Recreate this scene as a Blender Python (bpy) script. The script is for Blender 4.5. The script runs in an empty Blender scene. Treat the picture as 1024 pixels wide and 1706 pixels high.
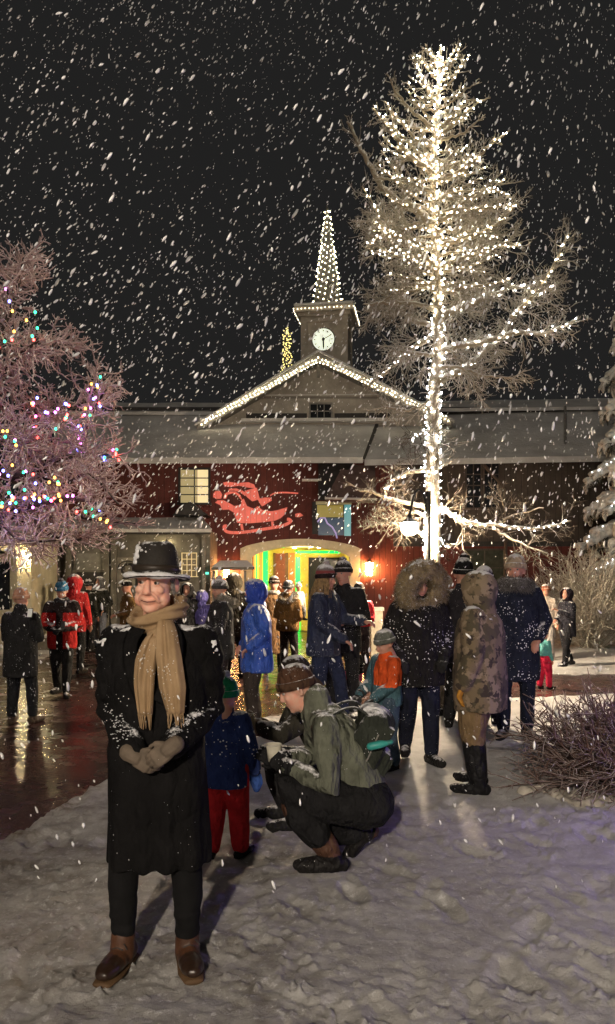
import bpy, math, random
import numpy as np
from mathutils import Vector, Matrix, Euler, Quaternion

scene = bpy.context.scene
C = scene.collection
R = math.radians

# ---------------------------------------------------------------- camera
F = 1300.0            # focal length in photograph pixels (photo 1024 x 1706)
HY = 960.0            # row of the horizon
EYE = 1.70            # height of the lens above the snow
cam_d = bpy.data.cameras.new('camera')
cam = bpy.data.objects.new('camera', cam_d)
C.objects.link(cam)
cam.location = (0, 0, EYE)
cam.rotation_euler = (R(90), 0, 0)
cam_d.sensor_fit = 'HORIZONTAL'
cam_d.sensor_width = 36.0
cam_d.lens = 36.0 * F / 1024.0
cam_d.shift_y = (HY - 853.0) / 1024.0
cam_d.clip_start = 0.05
cam_d.clip_end = 2000
scene.camera = cam

# ---------------------------------------------------------------- night sky
world = bpy.data.worlds.new('World')
scene.world = world
world.use_nodes = True
wn = world.node_tree
bg = wn.nodes['Background']
bg.inputs['Color'].default_value = (0.0118, 0.0116, 0.0114, 1)   # city-lit snow cloud
bg.inputs['Strength'].default_value = 1.0

# faint glow of the snow cloud, from behind the camera
sun_d = bpy.data.lights.new('sun', 'SUN')
sun = bpy.data.objects.new('sun', sun_d)
C.objects.link(sun)
sun_d.energy = 0.18
sun_d.angle = R(25)
sun_d.color = (1.0, 0.90, 0.78)
sun.rotation_euler = (R(58), 0, R(-24))

vs = scene.view_settings
vs.view_transform = 'Standard'
vs.look = 'None'
vs.exposure = 0.35
vs.gamma = 1.0
vs.use_curve_mapping = False
cy = scene.cycles
cy.use_denoising = True
cy.use_adaptive_sampling = True
cy.adaptive_threshold = 0.015
cy.max_bounces = 6
cy.diffuse_bounces = 3
cy.glossy_bounces = 3
cy.transparent_max_bounces = 8
cy.sample_clamp_indirect = 3.0
try:
    cy.use_light_tree = True
except Exception:
    pass


def point_light(name, loc, power, color, radius=0.08, parent=None):
    d = bpy.data.lights.new(name, 'POINT')
    d.energy = power
    d.color = color
    d.shadow_soft_size = radius
    o = bpy.data.objects.new(name, d)
    C.objects.link(o)
    o.location = loc
    if parent:
        o.parent = parent
    return o


# ---------------------------------------------------------------- helpers
def P(px, py, d):
    """photo pixel at depth d -> world point"""
    return np.array(((px - 512.0) / F * d, d, EYE + (HY - py) / F * d))


def hash3(ix, iy, iz, seed):
    h = (ix * 374761393 + iy * 668265263 + iz * 2147483647 + seed * 1274126177) & 0xFFFFFFFF
    h = ((h ^ (h >> 13)) * 1274126177) & 0xFFFFFFFF
    h = (h ^ (h >> 16)) & 0xFFFF
    return h / 65535.0


def vnoise(p, seed=0):
    p = np.asarray(p, dtype=np.float64)
    i = np.floor(p).astype(np.int64)
    f = p - i
    f = f * f * (3 - 2 * f)
    out = 0
    for dx in (0, 1):
        wx = f[:, 0] if dx else 1 - f[:, 0]
        for dy in (0, 1):
            wy = f[:, 1] if dy else 1 - f[:, 1]
            for dz in (0, 1):
                wz = f[:, 2] if dz else 1 - f[:, 2]
                out = out + wx * wy * wz * hash3(i[:, 0] + dx, i[:, 1] + dy, i[:, 2] + dz, seed)
    return out * 2 - 1


def fbm(p, octaves=4, seed=0, gain=0.5):
    p = np.asarray(p, dtype=np.float64)
    a, s, out = 1.0, 0.0, 0
    for k in range(octaves):
        out = out + a * vnoise(p * (2.03 ** k) + 17.3 * k, seed + k)
        s += a
        a *= gain
    return out / s


class MB:
    """collects shapes; build() links them as ONE mesh object"""

    def __init__(self):
        self.v, self.f, self.m, self.n = [], [], [], 0

    def add(self, verts, faces, mi=0, M=None):
        verts = np.asarray(verts, dtype=np.float64).reshape(-1, 3)
        if M is not None:
            A = np.array(M)
            verts = verts @ A[:3, :3].T + A[:3, 3]
        n = self.n
        self.v.append(verts)
        self.f.extend([tuple(int(i) + n for i in f) for f in faces])
        self.m.extend([mi] * len(faces))
        self.n += len(verts)
        return self

    def box(self, c, s, rz=0.0, rx=0.0, ry=0.0, mi=0):
        x, y, z = s[0] / 2, s[1] / 2, s[2] / 2
        v = [(-x, -y, -z), (x, -y, -z), (x, y, -z), (-x, y, -z), (-x, -y, z), (x, -y, z), (x, y, z), (-x, y, z)]
        f = [(0, 3, 2, 1), (4, 5, 6, 7), (0, 1, 5, 4), (1, 2, 6, 5), (2, 3, 7, 6), (3, 0, 4, 7)]
        M = Matrix.Translation(Vector(c)) @ Euler((rx, ry, rz)).to_matrix().to_4x4()
        return self.add(v, f, mi, M)

    def box2(self, a, b, mi=0):
        a, b = np.array(a, float), np.array(b, float)
        return self.box((a + b) / 2, np.abs(b - a), mi=mi)

    def bar(self, p, q, w, h, mi=0, up=(0, 0, 1)):
        """square bar from p to q, w wide, h deep along up"""
        p, q = Vector(p), Vector(q)
        t = (q - p).normalized()
        s = t.cross(Vector(up))
        if s.length < 1e-4:
            s = Vector((1, 0, 0))
        s.normalize()
        u = s.cross(t).normalized()
        v = []
        for e in (p, q):
            for a, b in ((-1, -1), (1, -1), (1, 1), (-1, 1)):
                v.append(e + s * (a * w / 2) + u * (b * h / 2))
        f = [(0, 3, 2, 1), (4, 5, 6, 7), (0, 1, 5, 4), (1, 2, 6, 5), (2, 3, 7, 6), (3, 0, 4, 7)]
        return self.add(v, f, mi)

    def tube(self, pts, rad, n=10, mi=0, caps=True, side=None):
        """loft of (elliptic) rings along pts. rad: number, list of numbers or (a, b); side: first axis hint"""
        pts = [Vector(p) for p in pts]
        k = len(pts)
        if not isinstance(rad, (list, tuple)):
            rad = [rad] * k
        rad = [(r, r) if not isinstance(r, (tuple, list)) else r for r in rad]
        tang = []
        for i in range(k):
            t = pts[min(i + 1, k - 1)] - pts[max(i - 1, 0)]
            tang.append(t.normalized() if t.length > 1e-9 else Vector((0, 0, 1)))
        s = Vector(side) if side is not None else tang[0].orthogonal()
        rings = []
        for i in range(k):
            t = tang[i]
            s = s - t * s.dot(t)
            if s.length < 1e-6:
                s = t.orthogonal()
            s.normalize()
            b = t.cross(s)
            rings.append((pts[i], s.copy(), b, rad[i]))
        if caps == 'end':      # flat start, rounded end
            p, s1, b1, r = rings[-1]
            mr = min(r)
            rings = rings + [(p + tang[-1] * mr * c, s1, b1, (r[0] * q, r[1] * q)) for c, q in ((0.6, 0.8), (0.95, 0.3))]
        elif caps:      # rounded ends
            p, s0, b0, r = rings[0]
            mr = min(r)
            head = [(p - tang[0] * mr * c, s0, b0, (r[0] * q, r[1] * q)) for c, q in ((0.95, 0.3), (0.6, 0.8))]
            p, s1, b1, r = rings[-1]
            mr = min(r)
            tail = [(p + tang[-1] * mr * c, s1, b1, (r[0] * q, r[1] * q)) for c, q in ((0.6, 0.8), (0.95, 0.3))]
            rings = head + rings + tail
        v, f = [], []
        for (p, s, b, r) in rings:
            for j in range(n):
                a = 2 * math.pi * j / n
                v.append(p + s * (r[0] * math.cos(a)) + b * (r[1] * math.sin(a)))
        for i in range(len(rings) - 1):
            for j in range(n):
                j2 = (j + 1) % n
                f.append((i * n + j, i * n + j2, (i + 1) * n + j2, (i + 1) * n + j))
        f.append(tuple(range(n - 1, -1, -1)))
        e = (len(rings) - 1) * n
        f.append(tuple(e + j for j in range(n)))
        return self.add(v, f, mi)

    def loft(self, rings, n=20, mi=0):
        """horizontal elliptic rings (cx, cy, z, rx, ry), closed both ends"""
        v, f = [], []
        for (cx, cy_, z, rx, ry) in rings:
            for j in range(n):
                a = 2 * math.pi * j / n
                ca, sa = math.cos(a), math.sin(a)
                q = 2.5
                k = (abs(ca) ** q + abs(sa) ** q) ** (-1 / q)
                v.append((cx + rx * ca * k, cy_ + ry * sa * k, z))
        for i in range(len(rings) - 1):
            for j in range(n):
                j2 = (j + 1) % n
                f.append((i * n + j, i * n + j2, (i + 1) * n + j2, (i + 1) * n + j))
        f.append(tuple(range(n - 1, -1, -1)))
        e = (len(rings) - 1) * n
        f.append(tuple(e + j for j in range(n)))
        return self.add(v, f, mi)

    def ell(self, c, r, rot=None, n=14, mi=0):
        if not isinstance(r, (tuple, list)):
            r = (r, r, r)
        v, f = [], []
        m = max(6, n // 2)
        v.append((0, 0, r[2]))
        for i in range(1, m):
            t = math.pi * i / m
            for j in range(n):
                a = 2 * math.pi * j / n
                v.append((r[0] * math.sin(t) * math.cos(a), r[1] * math.sin(t) * math.sin(a), r[2] * math.cos(t)))
        v.append((0, 0, -r[2]))
        last = len(v) - 1
        for j in range(n):
            f.append((0, 1 + j, 1 + (j + 1) % n))
            f.append((last, last - n + (j + 1) % n, last - n + j))
        for i in range(m - 2):
            for j in range(n):
                a, b = 1 + i * n + j, 1 + i * n + (j + 1) % n
                f.append((a, a + n, b + n, b))
        M = Matrix.Translation(Vector(c))
        if rot is not None:
            M = M @ Euler(rot).to_matrix().to_4x4()
        return self.add(v, f, mi, M)

    def lathe(self, prof, n=24, mi=0, M=None):
        """(r, z) profile around z, closed solid if the profile starts and ends at r = 0"""
        v, f = [], []
        for (r, z) in prof:
            for j in range(n):
                a = 2 * math.pi * j / n
                v.append((r * math.cos(a), r * math.sin(a), z))
        for i in range(len(prof) - 1):
            for j in range(n):
                j2 = (j + 1) % n
                f.append((i * n + j, i * n + j2, (i + 1) * n + j2, (i + 1) * n + j))
        if prof[0][0] < 1e-3:
            f.append(tuple(range(n - 1, -1, -1)))
        if prof[-1][0] < 1e-3:
            e = (len(prof) - 1) * n
            f.append(tuple(e + j for j in range(n)))
        return self.add(v, f, mi, M)

    def prism(self, poly, a, b, mi=0):
        """poly: list of 3-D points (planar); extruded from offset a to b (vectors)"""
        a, b = np.array(a, float), np.array(b, float)
        poly = np.array(poly, float)
        n = len(poly)
        v = np.vstack([poly + a, poly + b])
        f = [tuple(range(n)), tuple(range(2 * n - 1, n - 1, -1))]
        for i in range(n):
            j = (i + 1) % n
            f.append((i, i + n, j + n, j))
        return self.add(v, f, mi)

    def xform(self, M):
        A = np.array(M)
        self.v = [x @ A[:3, :3].T + A[:3, 3] for x in self.v]
        return self

    def mesh(self, name):
        me = bpy.data.meshes.new(name)
        v = np.vstack(self.v) if self.v else np.zeros((0, 3))
        me.from_pydata(v.tolist(), [], self.f)
        if any(self.m):
            me.polygons.foreach_set('material_index', self.m)
        me.update()
        return me

    def build(self, name, mats, parent=None, smooth=False, loc=None):
        me = self.mesh(name)
        return link_mesh(name, me, mats, parent, smooth, loc)


def link_mesh(name, me, mats, parent=None, smooth=False, loc=None):
    me.materials.clear()
    for m in (mats if isinstance(mats, (list, tuple)) else [mats]):
        me.materials.append(m)
    if smooth:
        me.polygons.foreach_set('use_smooth', [True] * len(me.polygons))
    o = bpy.data.objects.new(name, me)
    C.objects.link(o)
    if parent is not None:
        o.parent = parent
    if loc is not None:
        o.location = loc
    return o


# work scene for merging overlapping shells into one continuous skin
_ws = bpy.data.scenes.new('work')


def skin(mb, voxel, smooth=3, name='skin', fac=0.6):
    me = mb.mesh(name)
    o = bpy.data.objects.new(name, me)
    _ws.collection.objects.link(o)
    md = o.modifiers.new('r', 'REMESH')
    md.mode = 'VOXEL'
    md.voxel_size = voxel
    if smooth:
        sm = o.modifiers.new('s', 'SMOOTH')
        sm.iterations = smooth
        sm.factor = fac
    vl = _ws.view_layers[0]
    vl.update()
    dg = vl.depsgraph
    res = bpy.data.meshes.new_from_object(o.evaluated_get(dg))
    bpy.data.objects.remove(o)
    bpy.data.meshes.remove(me)
    return res


def coords(me):
    v = np.empty(len(me.vertices) * 3)
    me.vertices.foreach_get('co', v)
    return v.reshape(-1, 3)


def set_coords(me, v):
    me.vertices.foreach_set('co', np.asarray(v).ravel())
    me.update()


def wrinkle(me, amp, scale, seed=0, stretch=(1, 1, 1), octaves=3):
    v = coords(me)
    n = np.empty(len(me.vertices) * 3)
    me.vertices.foreach_get('normal', n)
    n = n.reshape(-1, 3)
    w = fbm(v * scale * np.array(stretch), octaves, seed)
    set_coords(me, v + n * (w * amp)[:, None])
    return me


def empty(name, loc=(0, 0, 0), rz=0.0):
    o = bpy.data.objects.new(name, None)
    o.empty_display_size = 0.2
    C.objects.link(o)
    o.location = loc
    o.rotation_euler = (0, 0, rz)
    return o


def tag(o, label=None, cat=None, group=None, kind=None):
    if label:
        o['label'] = label
    if cat:
        o['category'] = cat
    if group:
        o['group'] = group
    if kind:
        o['kind'] = kind
    return o


# ---------------------------------------------------------------- materials
class NT:
    def __init__(self, name):
        self.m = bpy.data.materials.new(name)
        self.m.use_nodes = True
        self.t = self.m.node_tree
        self.b = self.t.nodes['Principled BSDF']
        self.out = self.t.nodes['Material Output']

    def n(self, typ, **kw):
        x = self.t.nodes.new(typ)
        for k, v in kw.items():
            if k in x.inputs.keys():
                x.inputs[k].default_value = v
            else:
                setattr(x, k, v)
        return x

    def l(self, a, b):
        self.t.links.new(a, b)

    def noise(self, scale, detail=4, rough=0.6, coord=None, dim='3D'):
        x = self.n('ShaderNodeTexNoise')
        x.inputs['Scale'].default_value = scale
        x.inputs['Detail'].default_value = detail
        x.inputs['Roughness'].default_value = rough
        self.l(coord if coord is not None else self.obj(), x.inputs['Vector'])
        return x.outputs['Fac']

    def obj(self):
        if not hasattr(self, '_tc'):
            self._tc = self.n('ShaderNodeTexCoord')
        return self._tc.outputs['Object']

    def geo(self):
        if not hasattr(self, '_g'):
            self._g = self.n('ShaderNodeNewGeometry')
        return self._g

    def ramp(self, fac, stops):
        x = self.n('ShaderNodeValToRGB')
        e = x.color_ramp.elements
        while len(e) < len(stops):
            e.new(0.5)
        for i, (p, c) in enumerate(stops):
            e[i].position = p
            e[i].color = (c, c, c, 1) if not isinstance(c, (tuple, list)) else (*c[:3], 1)
        self.l(fac, x.inputs['Fac'])
        return x.outputs['Color']

    def mix(self, fac, a, b):
        x = self.n('ShaderNodeMix', data_type='RGBA')
        for sock, val in ((x.inputs[0], fac), (x.inputs[6], a), (x.inputs[7], b)):
            if isinstance(val, (int, float)):
                sock.default_value = val
            elif isinstance(val, (tuple, list)):
                sock.default_value = (*val[:3], 1)
            else:
                self.l(val, sock)
        return x.outputs[2]

    def math(self, op, a, b=0.0, clamp=False):
        x = self.n('ShaderNodeMath', operation=op)
        x.use_clamp = clamp
        for i, val in enumerate((a, b)):
            if isinstance(val, (int, float)):
                x.inputs[i].default_value = val
            else:
                self.l(val, x.inputs[i])
        return x.outputs[0]

    def bump(self, h, strength=0.3, dist=0.02):
        x = self.n('ShaderNodeBump')
        x.inputs['Strength'].default_value = strength
        x.inputs['Distance'].default_value = dist
        self.l(h, x.inputs['Height'])
        self.l(x.outputs['Normal'], self.b.inputs['Normal'])

    def nz(self):
        s = self.n('ShaderNodeSeparateXYZ')
        self.l(self.geo().outputs['Normal'], s.inputs[0])
        return s.outputs['Z']


def setc(sock, t, val):
    if isinstance(val, (tuple, list)):
        sock.default_value = (*val[:3], 1)
    else:
        t.links.new(val, sock)


SNOWC = (0.80, 0.80, 0.82)


def surface(name, col, rough=0.8, var=0.25, scale=8, bump=0.0, bscale=60, snow=0.0, flecks=0.0, metal=0.0, spec=0.3, col2=None, folds=0.0):
    """general procedural surface: base colour with a little variation, settled snow on upward faces, stuck flakes"""
    t = NT(name)
    c2 = col2 if col2 else tuple(x * (1 - var) for x in col)
    n = t.noise(scale, 5, 0.6)
    c = t.mix(t.ramp(n, [(0.35, 0.0), (0.65, 1.0)]), c2, tuple(min(1, x * (1 + var * 0.5)) for x in col))
    if snow > 0:
        sn = t.noise(22, 6, 0.75)
        k = t.math('ADD', t.nz(), t.math('MULTIPLY', t.math('SUBTRACT', sn, 0.5), 1.5))
        k = t.ramp(k, [(max(0.02, 0.86 - snow), 0.0), (min(0.99, 1.06 - snow * 0.8), 1.0)])
        c = t.mix(k, c, SNOWC)
    if flecks > 0:
        vo = t.n('ShaderNodeTexVoronoi')
        vo.inputs['Scale'].default_value = 44
        t.l(t.obj(), vo.inputs['Vector'])
        big = t.noise(5, 3, 0.6)
        thr = t.math('MULTIPLY', t.ramp(big, [(0.42, 0.0), (0.62, 1.0)]), flecks)
        k = t.math('LESS_THAN', vo.outputs['Distance'], thr)
        c = t.mix(k, c, SNOWC)
    setc(t.b.inputs['Base Color'], t.t, c)
    t.b.inputs['Roughness'].default_value = rough
    t.b.inputs['Metallic'].default_value = metal
    t.b.inputs['Specular IOR Level'].default_value = spec
    if folds > 0:
        mp = t.n('ShaderNodeMapping')
        mp.inputs['Scale'].default_value = (1, 1, 0.5)
        mp.inputs['Rotation'].default_value = (0.5, 0.3, 0)
        t.l(t.obj(), mp.inputs['Vector'])
        f = t.noise(11, 3, 0.5, mp.outputs[0])
        f = t.math('ABSOLUTE', t.math('SUBTRACT', f, 0.5))
        hgt = t.math('ADD', t.math('MULTIPLY', f, folds * 2.2), t.math('MULTIPLY', t.noise(bscale, 4, 0.65), 0.10))
        t.bump(hgt, 0.75, 0.06)
    elif bump > 0:
        t.bump(t.noise(bscale, 5, 0.65), bump, 0.01)
    return t.m


def cloth(name, col, **kw):
    a = dict(rough=0.85, var=0.3, scale=9, bump=0.35, bscale=45, snow=0.13, flecks=0.17, spec=0.15, folds=1.0)
    a.update(kw)
    return surface(name, col, **a)


def glow(name, col, strength, base=None):
    t = NT(name)
    t.b.inputs['Base Color'].default_value = (*(base or col), 1)
    t.b.inputs['Emission Color'].default_value = (*col, 1)
    t.b.inputs['Emission Strength'].default_value = strength
    t.b.inputs['Roughness'].default_value = 0.4
    return t.m

# ================================================================ SETTING: ground, brick path, snow
M_far = surface('night_ground', (0.30, 0.30, 0.31), rough=0.9, scale=0.3)
g = MB()
g.add([(-400, -60, -0.16), (400, -60, -0.16), (400, 700, -0.16), (-400, 700, -0.16)], [(0, 1, 2, 3)])
tag(g.build('ground', M_far), kind='structure')

NEAR_X = [-9, -4, -2.02, -1.68, -1.08, -0.6, 0.71, 2.45, 4.58, 12]
NEAR_D = [2.6, 4.0, 5.14, 6.7, 8.67, 9.6, 10.5, 11.05, 11.6, 13.0]


def path_mask(x, y):
    """>0 inside the brick path (metres from its edge, roughly)"""
    wob = 0.16 * fbm(np.stack([x * 1.3, y * 1.3, 0 * x], 1), 3, 5) + 0.05 * fbm(np.stack([x * 7, y * 7, 0 * x], 1), 2, 9)
    a = y - np.interp(x, NEAR_X, NEAR_D) + wob
    b = np.minimum(x - 3.25, y - 13.9) + 2 * wob       # snow bed at the right, before the wall
    c = np.minimum(-5.6 - x, y - 16.4) + wob           # snow bank at the left door
    return np.minimum(a, np.minimum(-b, -c))


ys = [0.7]
while ys[-1] < 26:
    ys.append(ys[-1] + 0.00075 * ys[-1] ** 2 + 0.006)
ys = np.array(ys)
NC = 600
us = np.linspace(-1, 1, NC)
Y = np.repeat(ys, NC)
X = np.tile(us, len(ys)) * (0.58 * Y + 2.2)
pm = path_mask(X, Y)
Q = np.stack([X, Y, 0 * X], 1)
edge = np.clip(-pm / 0.22, 0, 1)
near = np.exp(-np.maximum(-pm, 0) / 0.9)
# ridged, kicked-up snow: broad mounds, directional scuffs, fine crumbs
rot = np.array([[0.82, 0.57], [-0.57, 0.82]])
Q2 = Q.copy()
Q2[:, :2] = Q[:, :2] @ rot
h = 0.022 * fbm(Q * 0.9, 3, 21)
rg_ = 1 - np.abs(fbm(Q2 * np.array([4.5, 13.0, 1]), 4, 31, .6)) * 2.4
h += (0.005 + 0.010 * np.clip(fbm(Q * 0.8, 2, 35) + .25, 0, 1)) * rg_
h += 0.0045 * fbm(Q * 4.3, 5, 33, .65)
h += 0.008 * fbm(Q * 15, 3, 41)
h += 0.013 * near * fbm(Q * 6, 3, 43)
cr = fbm(Q * 34, 2, 47)
h += 0.020 * np.clip(cr - 0.25, 0, 1) * 2.5 * (0.3 + 0.7 * (fbm(Q * 1.7, 2, 49) > 0))
random.seed(4)
for k in range(240):     # boot prints trodden into the snow
    fy = random.uniform(1.6, 10.5) if k > 60 else random.uniform(1.8, 5.5)
    fx = random.uniform(-1, 1) * (0.42 * fy)
    a = random.uniform(-0.7, 0.7)
    sel = (np.abs(X - fx) < 0.3) & (np.abs(Y - fy) < 0.3)
    if not sel.any():
        continue
    dx, dy = X[sel] - fx, Y[sel] - fy
    p_ = dx * math.cos(a) + dy * math.sin(a)
    q_ = -dx * math.sin(a) + dy * math.cos(a)
    r_ = np.sqrt((p_ / 0.055) ** 2 + (q_ / 0.15) ** 2)
    dp = random.uniform(.25, 1.0)
    r_ = r_ * (1 + .35 * fbm(np.stack([X[sel] * 13, Y[sel] * 13, 0 * dx + k], 1), 2, 3))
    h[sel] += dp * (-0.021 * np.exp(-r_ ** 2.6) + 0.009 * np.exp(-((r_ - 1.4) / 0.35) ** 2) + 0.002 * np.sin(q_ * 260) * np.exp(-r_ ** 4))
bank = np.clip((Y - 13) / 4, 0, 1) * 0.10 * (X > 3)
Z = h * np.clip(edge * 1.2 + 0.05, 0, 1) + bank - 0.055 * (1 - edge)
Z = np.where(pm > 0, -0.075 + 0.0 * h, Z)
verts = np.stack([X, Y, Z], 1)
nr = len(ys)
idx = np.arange(nr * NC).reshape(nr, NC)
fc = np.stack([idx[:-1, :-1], idx[:-1, 1:], idx[1:, 1:], idx[1:, :-1]], -1).reshape(-1, 4)
me = bpy.data.meshes.new('snow')
me.vertices.add(len(verts))
me.vertices.foreach_set('co', verts.ravel())
me.loops.add(fc.size)
me.loops.foreach_set('vertex_index', fc.ravel())
me.polygons.add(len(fc))
me.polygons.foreach_set('loop_start', np.arange(0, fc.size, 4))
me.polygons.foreach_set('loop_total', np.full(len(fc), 4))
me.update()
me.validate()
dirt = np.clip(near * 1.3 * (0.55 + 0.9 * fbm(Q * np.array([1.5, 2.6, 1]), 4, 61)) + 0.35 * np.clip(fbm(Q * 1.1, 3, 63), 0, 1), 0, 1)
left_ = np.clip((-0.55 - X) / 1.2, 0, 1) * np.clip((6.8 - Y) / 1.5, 0, 1)
dirt = np.clip(dirt * np.where(X < -0.4, 1.0, 0.45) + left_ * (0.45 + 0.9 * fbm(Q * np.array([2.2, 5.0, 1]), 5, 65)), 0, 1)
trod_dim = (1 - .5 * np.clip((X + .2) / 1.4, 0, 1)) * np.clip((7.4 - Y + 1.2 * fbm(Q * 0.7, 3, 67)) / 2.6, 0, 1)  # treading plus a darker tone near the lens that dims the foreground
at = me.attributes.new('trodden_dim', 'FLOAT', 'POINT')
at.data.foreach_set('value', trod_dim.astype(np.float32))
at = me.attributes.new('dirt', 'FLOAT', 'POINT')
at.data.foreach_set('value', dirt.astype(np.float32))

t = NT('trodden_snow')
a_ = t.n('ShaderNodeAttribute', attribute_name='dirt')
n1 = t.noise(5, 6, 0.7)
n2 = t.noise(0.9, 4, 0.6)
tr_ = t.n('ShaderNodeAttribute', attribute_name='trodden_dim')
n3 = t.noise(26, 5, 0.75)
clean = t.mix(t.ramp(n1, [(0.35, 0.0), (0.65, 1.0)]), (0.66, 0.65, 0.65), (0.82, 0.81, 0.82))
c = t.mix(t.ramp(n2, [(0.38, 0.0), (0.62, 1.0)]), (0.23, 0.21, 0.185), (0.42, 0.405, 0.39))
c = t.mix(t.ramp(n1, [(0.40, 0.0), (0.66, 1.0)]), c, (0.52, 0.51, 0.50))
c = t.mix(t.ramp(n3, [(0.55, 0.0), (0.68, 1.0)]), c, (0.72, 0.715, 0.71))
c = t.mix(tr_.outputs['Fac'], clean, c)
k = t.math('MULTIPLY', a_.outputs['Fac'], t.ramp(t.noise(9, 5, 0.7), [(0.36, 1.0), (0.64, 0.35)]), clamp=True)
c = t.mix(k, c, (0.105, 0.075, 0.05))
setc(t.b.inputs['Base Color'], t.t, c)
t.b.inputs['Roughness'].default_value = 0.65
t.b.inputs['Specular IOR Level'].default_value = 0.35
t.bump(t.noise(48, 7, 0.8), 0.8, 0.02)
tag(link_mesh('snow', me, t.m, smooth=True), kind='structure')

# wet brick path
t = NT('wet_brick')
mp = t.n('ShaderNodeMapping')
mp.inputs['Rotation'].default_value = (0, 0, R(28))
t.l(t.obj(), mp.inputs['Vector'])
br = t.n('ShaderNodeTexBrick')
br.inputs['Scale'].default_value = 1.0
br.inputs['Brick Width'].default_value = 0.23
br.inputs['Row Height'].default_value = 0.115
br.inputs['Mortar Size'].default_value = 0.009
br.inputs['Color1'].default_value = (0.092, 0.040, 0.037, 1)
br.inputs['Color2'].default_value = (0.058, 0.027, 0.025, 1)
br.inputs['Mortar'].default_value = (0.020, 0.015, 0.012, 1)
t.l(mp.outputs[0], br.inputs['Vector'])
sl = t.ramp(t.noise(1.6, 6, 0.7), [(0.52, 0.0), (0.78, 0.55)])
setc(t.b.inputs['Base Color'], t.t, t.mix(sl, br.outputs['Color'], (0.20, 0.16, 0.13)))
setc(t.b.inputs['Roughness'], t.t, t.ramp(t.noise(3.0, 4, 0.6), [(0.3, 0.13), (0.7, 0.36)]))
hh = t.math('ADD', t.math('MULTIPLY', br.outputs['Fac'], -1.0), t.math('MULTIPLY', t.noise(22, 3, 0.6), 0.9))
t.bump(hh, 0.45, 0.012)
g = MB()
g.add([(-16, 1.5, -0.05), (14, 1.5, -0.05), (14, 25.5, -0.05), (-16, 25.5, -0.05)], [(0, 1, 2, 3)])
tag(g.build('brick_path', t.m), kind='structure')

# ================================================================ LODGE
DW = 22.0


def B(px, py, d=DW):
    return P(px, py, d)


def siding(name, col, pitch=0.16, vertical=True):
    t = NT(name)
    sp = t.n('ShaderNodeSeparateXYZ')
    t.l(t.obj(), sp.inputs[0])
    u = sp.outputs['X' if vertical else 'Z']
    fr = t.math('FRACT', t.math('MULTIPLY', u, 1.0 / pitch))
    groove = t.ramp(fr, [(0.0, 0.0), (0.07, 1.0), (0.93, 1.0), (1.0, 0.0)])
    n = t.noise(3.0, 6, 0.7)
    c = t.mix(t.ramp(n, [(0.3, 0.0), (0.7, 1.0)]), tuple(x * 0.55 for x in col), col)
    fl = t.math('FLOOR', t.math('MULTIPLY', u, 1.0 / pitch))
    wn_ = t.n('ShaderNodeTexWhiteNoise', noise_dimensions='1D')
    t.l(fl, wn_.inputs['W'])
    c = t.mix(t.math('MULTIPLY', wn_.outputs['Value'], 0.35), c, tuple(x * 0.5 for x in col))
    c = t.mix(groove, tuple(x * 0.35 for x in col), c)
    setc(t.b.inputs['Base Color'], t.t, c)
    t.b.inputs['Roughness'].default_value = 0.8
    t.bump(groove, 0.6, 0.02)
    return t.m


M_red = siding('red_siding', (0.140, 0.028, 0.021))
M_brown = siding('shaded_brown_siding', (0.085, 0.066, 0.052))  # shade on the upper right wall is put into this brown
M_gable = siding('grey_boards', (0.46, 0.42, 0.36), pitch=0.9, vertical=False)
M_stone = surface('pale_stone', (0.40, 0.36, 0.28), var=0.3, scale=4, bump=0.3)
M_trim = surface('dark_trim', (0.035, 0.032, 0.030), rough=0.6)
M_greytrim = surface('grey_trim', (0.22, 0.21, 0.19), rough=0.7)
M_cream = surface('cream_paint', (0.62, 0.54, 0.36), rough=0.6, scale=3)
M_creamwall = surface('cream_plaster', (0.62, 0.55, 0.38), rough=0.9, scale=2, bump=0.3)
M_glass = surface('dark_glass', (0.02, 0.022, 0.026), rough=0.08, spec=0.6)
M_metal = surface('black_metal', (0.018, 0.018, 0.018), rough=0.45, spec=0.4)
M_grey = surface('weathered_grey', (0.15, 0.14, 0.12), rough=0.85, scale=5, bump=0.3)
M_litcurtain = glow('lit_curtain', (1.0, 0.80, 0.42), 0.55, (0.6, 0.5, 0.3))
M_litdim = glow('lit_room', (0.55, 0.44, 0.20), 0.42, (0.3, 0.25, 0.15))
t = NT('roof_snow')
n1 = t.noise(1.1, 5, 0.6)
c = t.mix(t.ramp(n1, [(0.3, 0.0), (0.7, 1.0)]), (0.46, 0.44, 0.42), (0.66, 0.65, 0.63))
setc(t.b.inputs['Base Color'], t.t, c)
t.b.inputs['Roughness'].default_value = 0.8
t.bump(t.noise(6, 5, 0.7), 0.5, 0.06)
M_roofsnow = t.m

lodge = tag(empty('lodge_building', (0.6, 22, 0)), 'long two storey red lodge with snow covered roof and arched lit entrance', 'building')


def lb(mb, name, mats, parent=None, smooth=False):
    """part of the lodge (world coordinates -> its base)"""
    par = parent or lodge
    off = Vector((0, 0, 0))
    q = par
    while q is not None:
        off += q.location
        q = q.parent
    mb.xform(Matrix.Translation(-off))
    return mb.build(name, mats, par, smooth)


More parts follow.
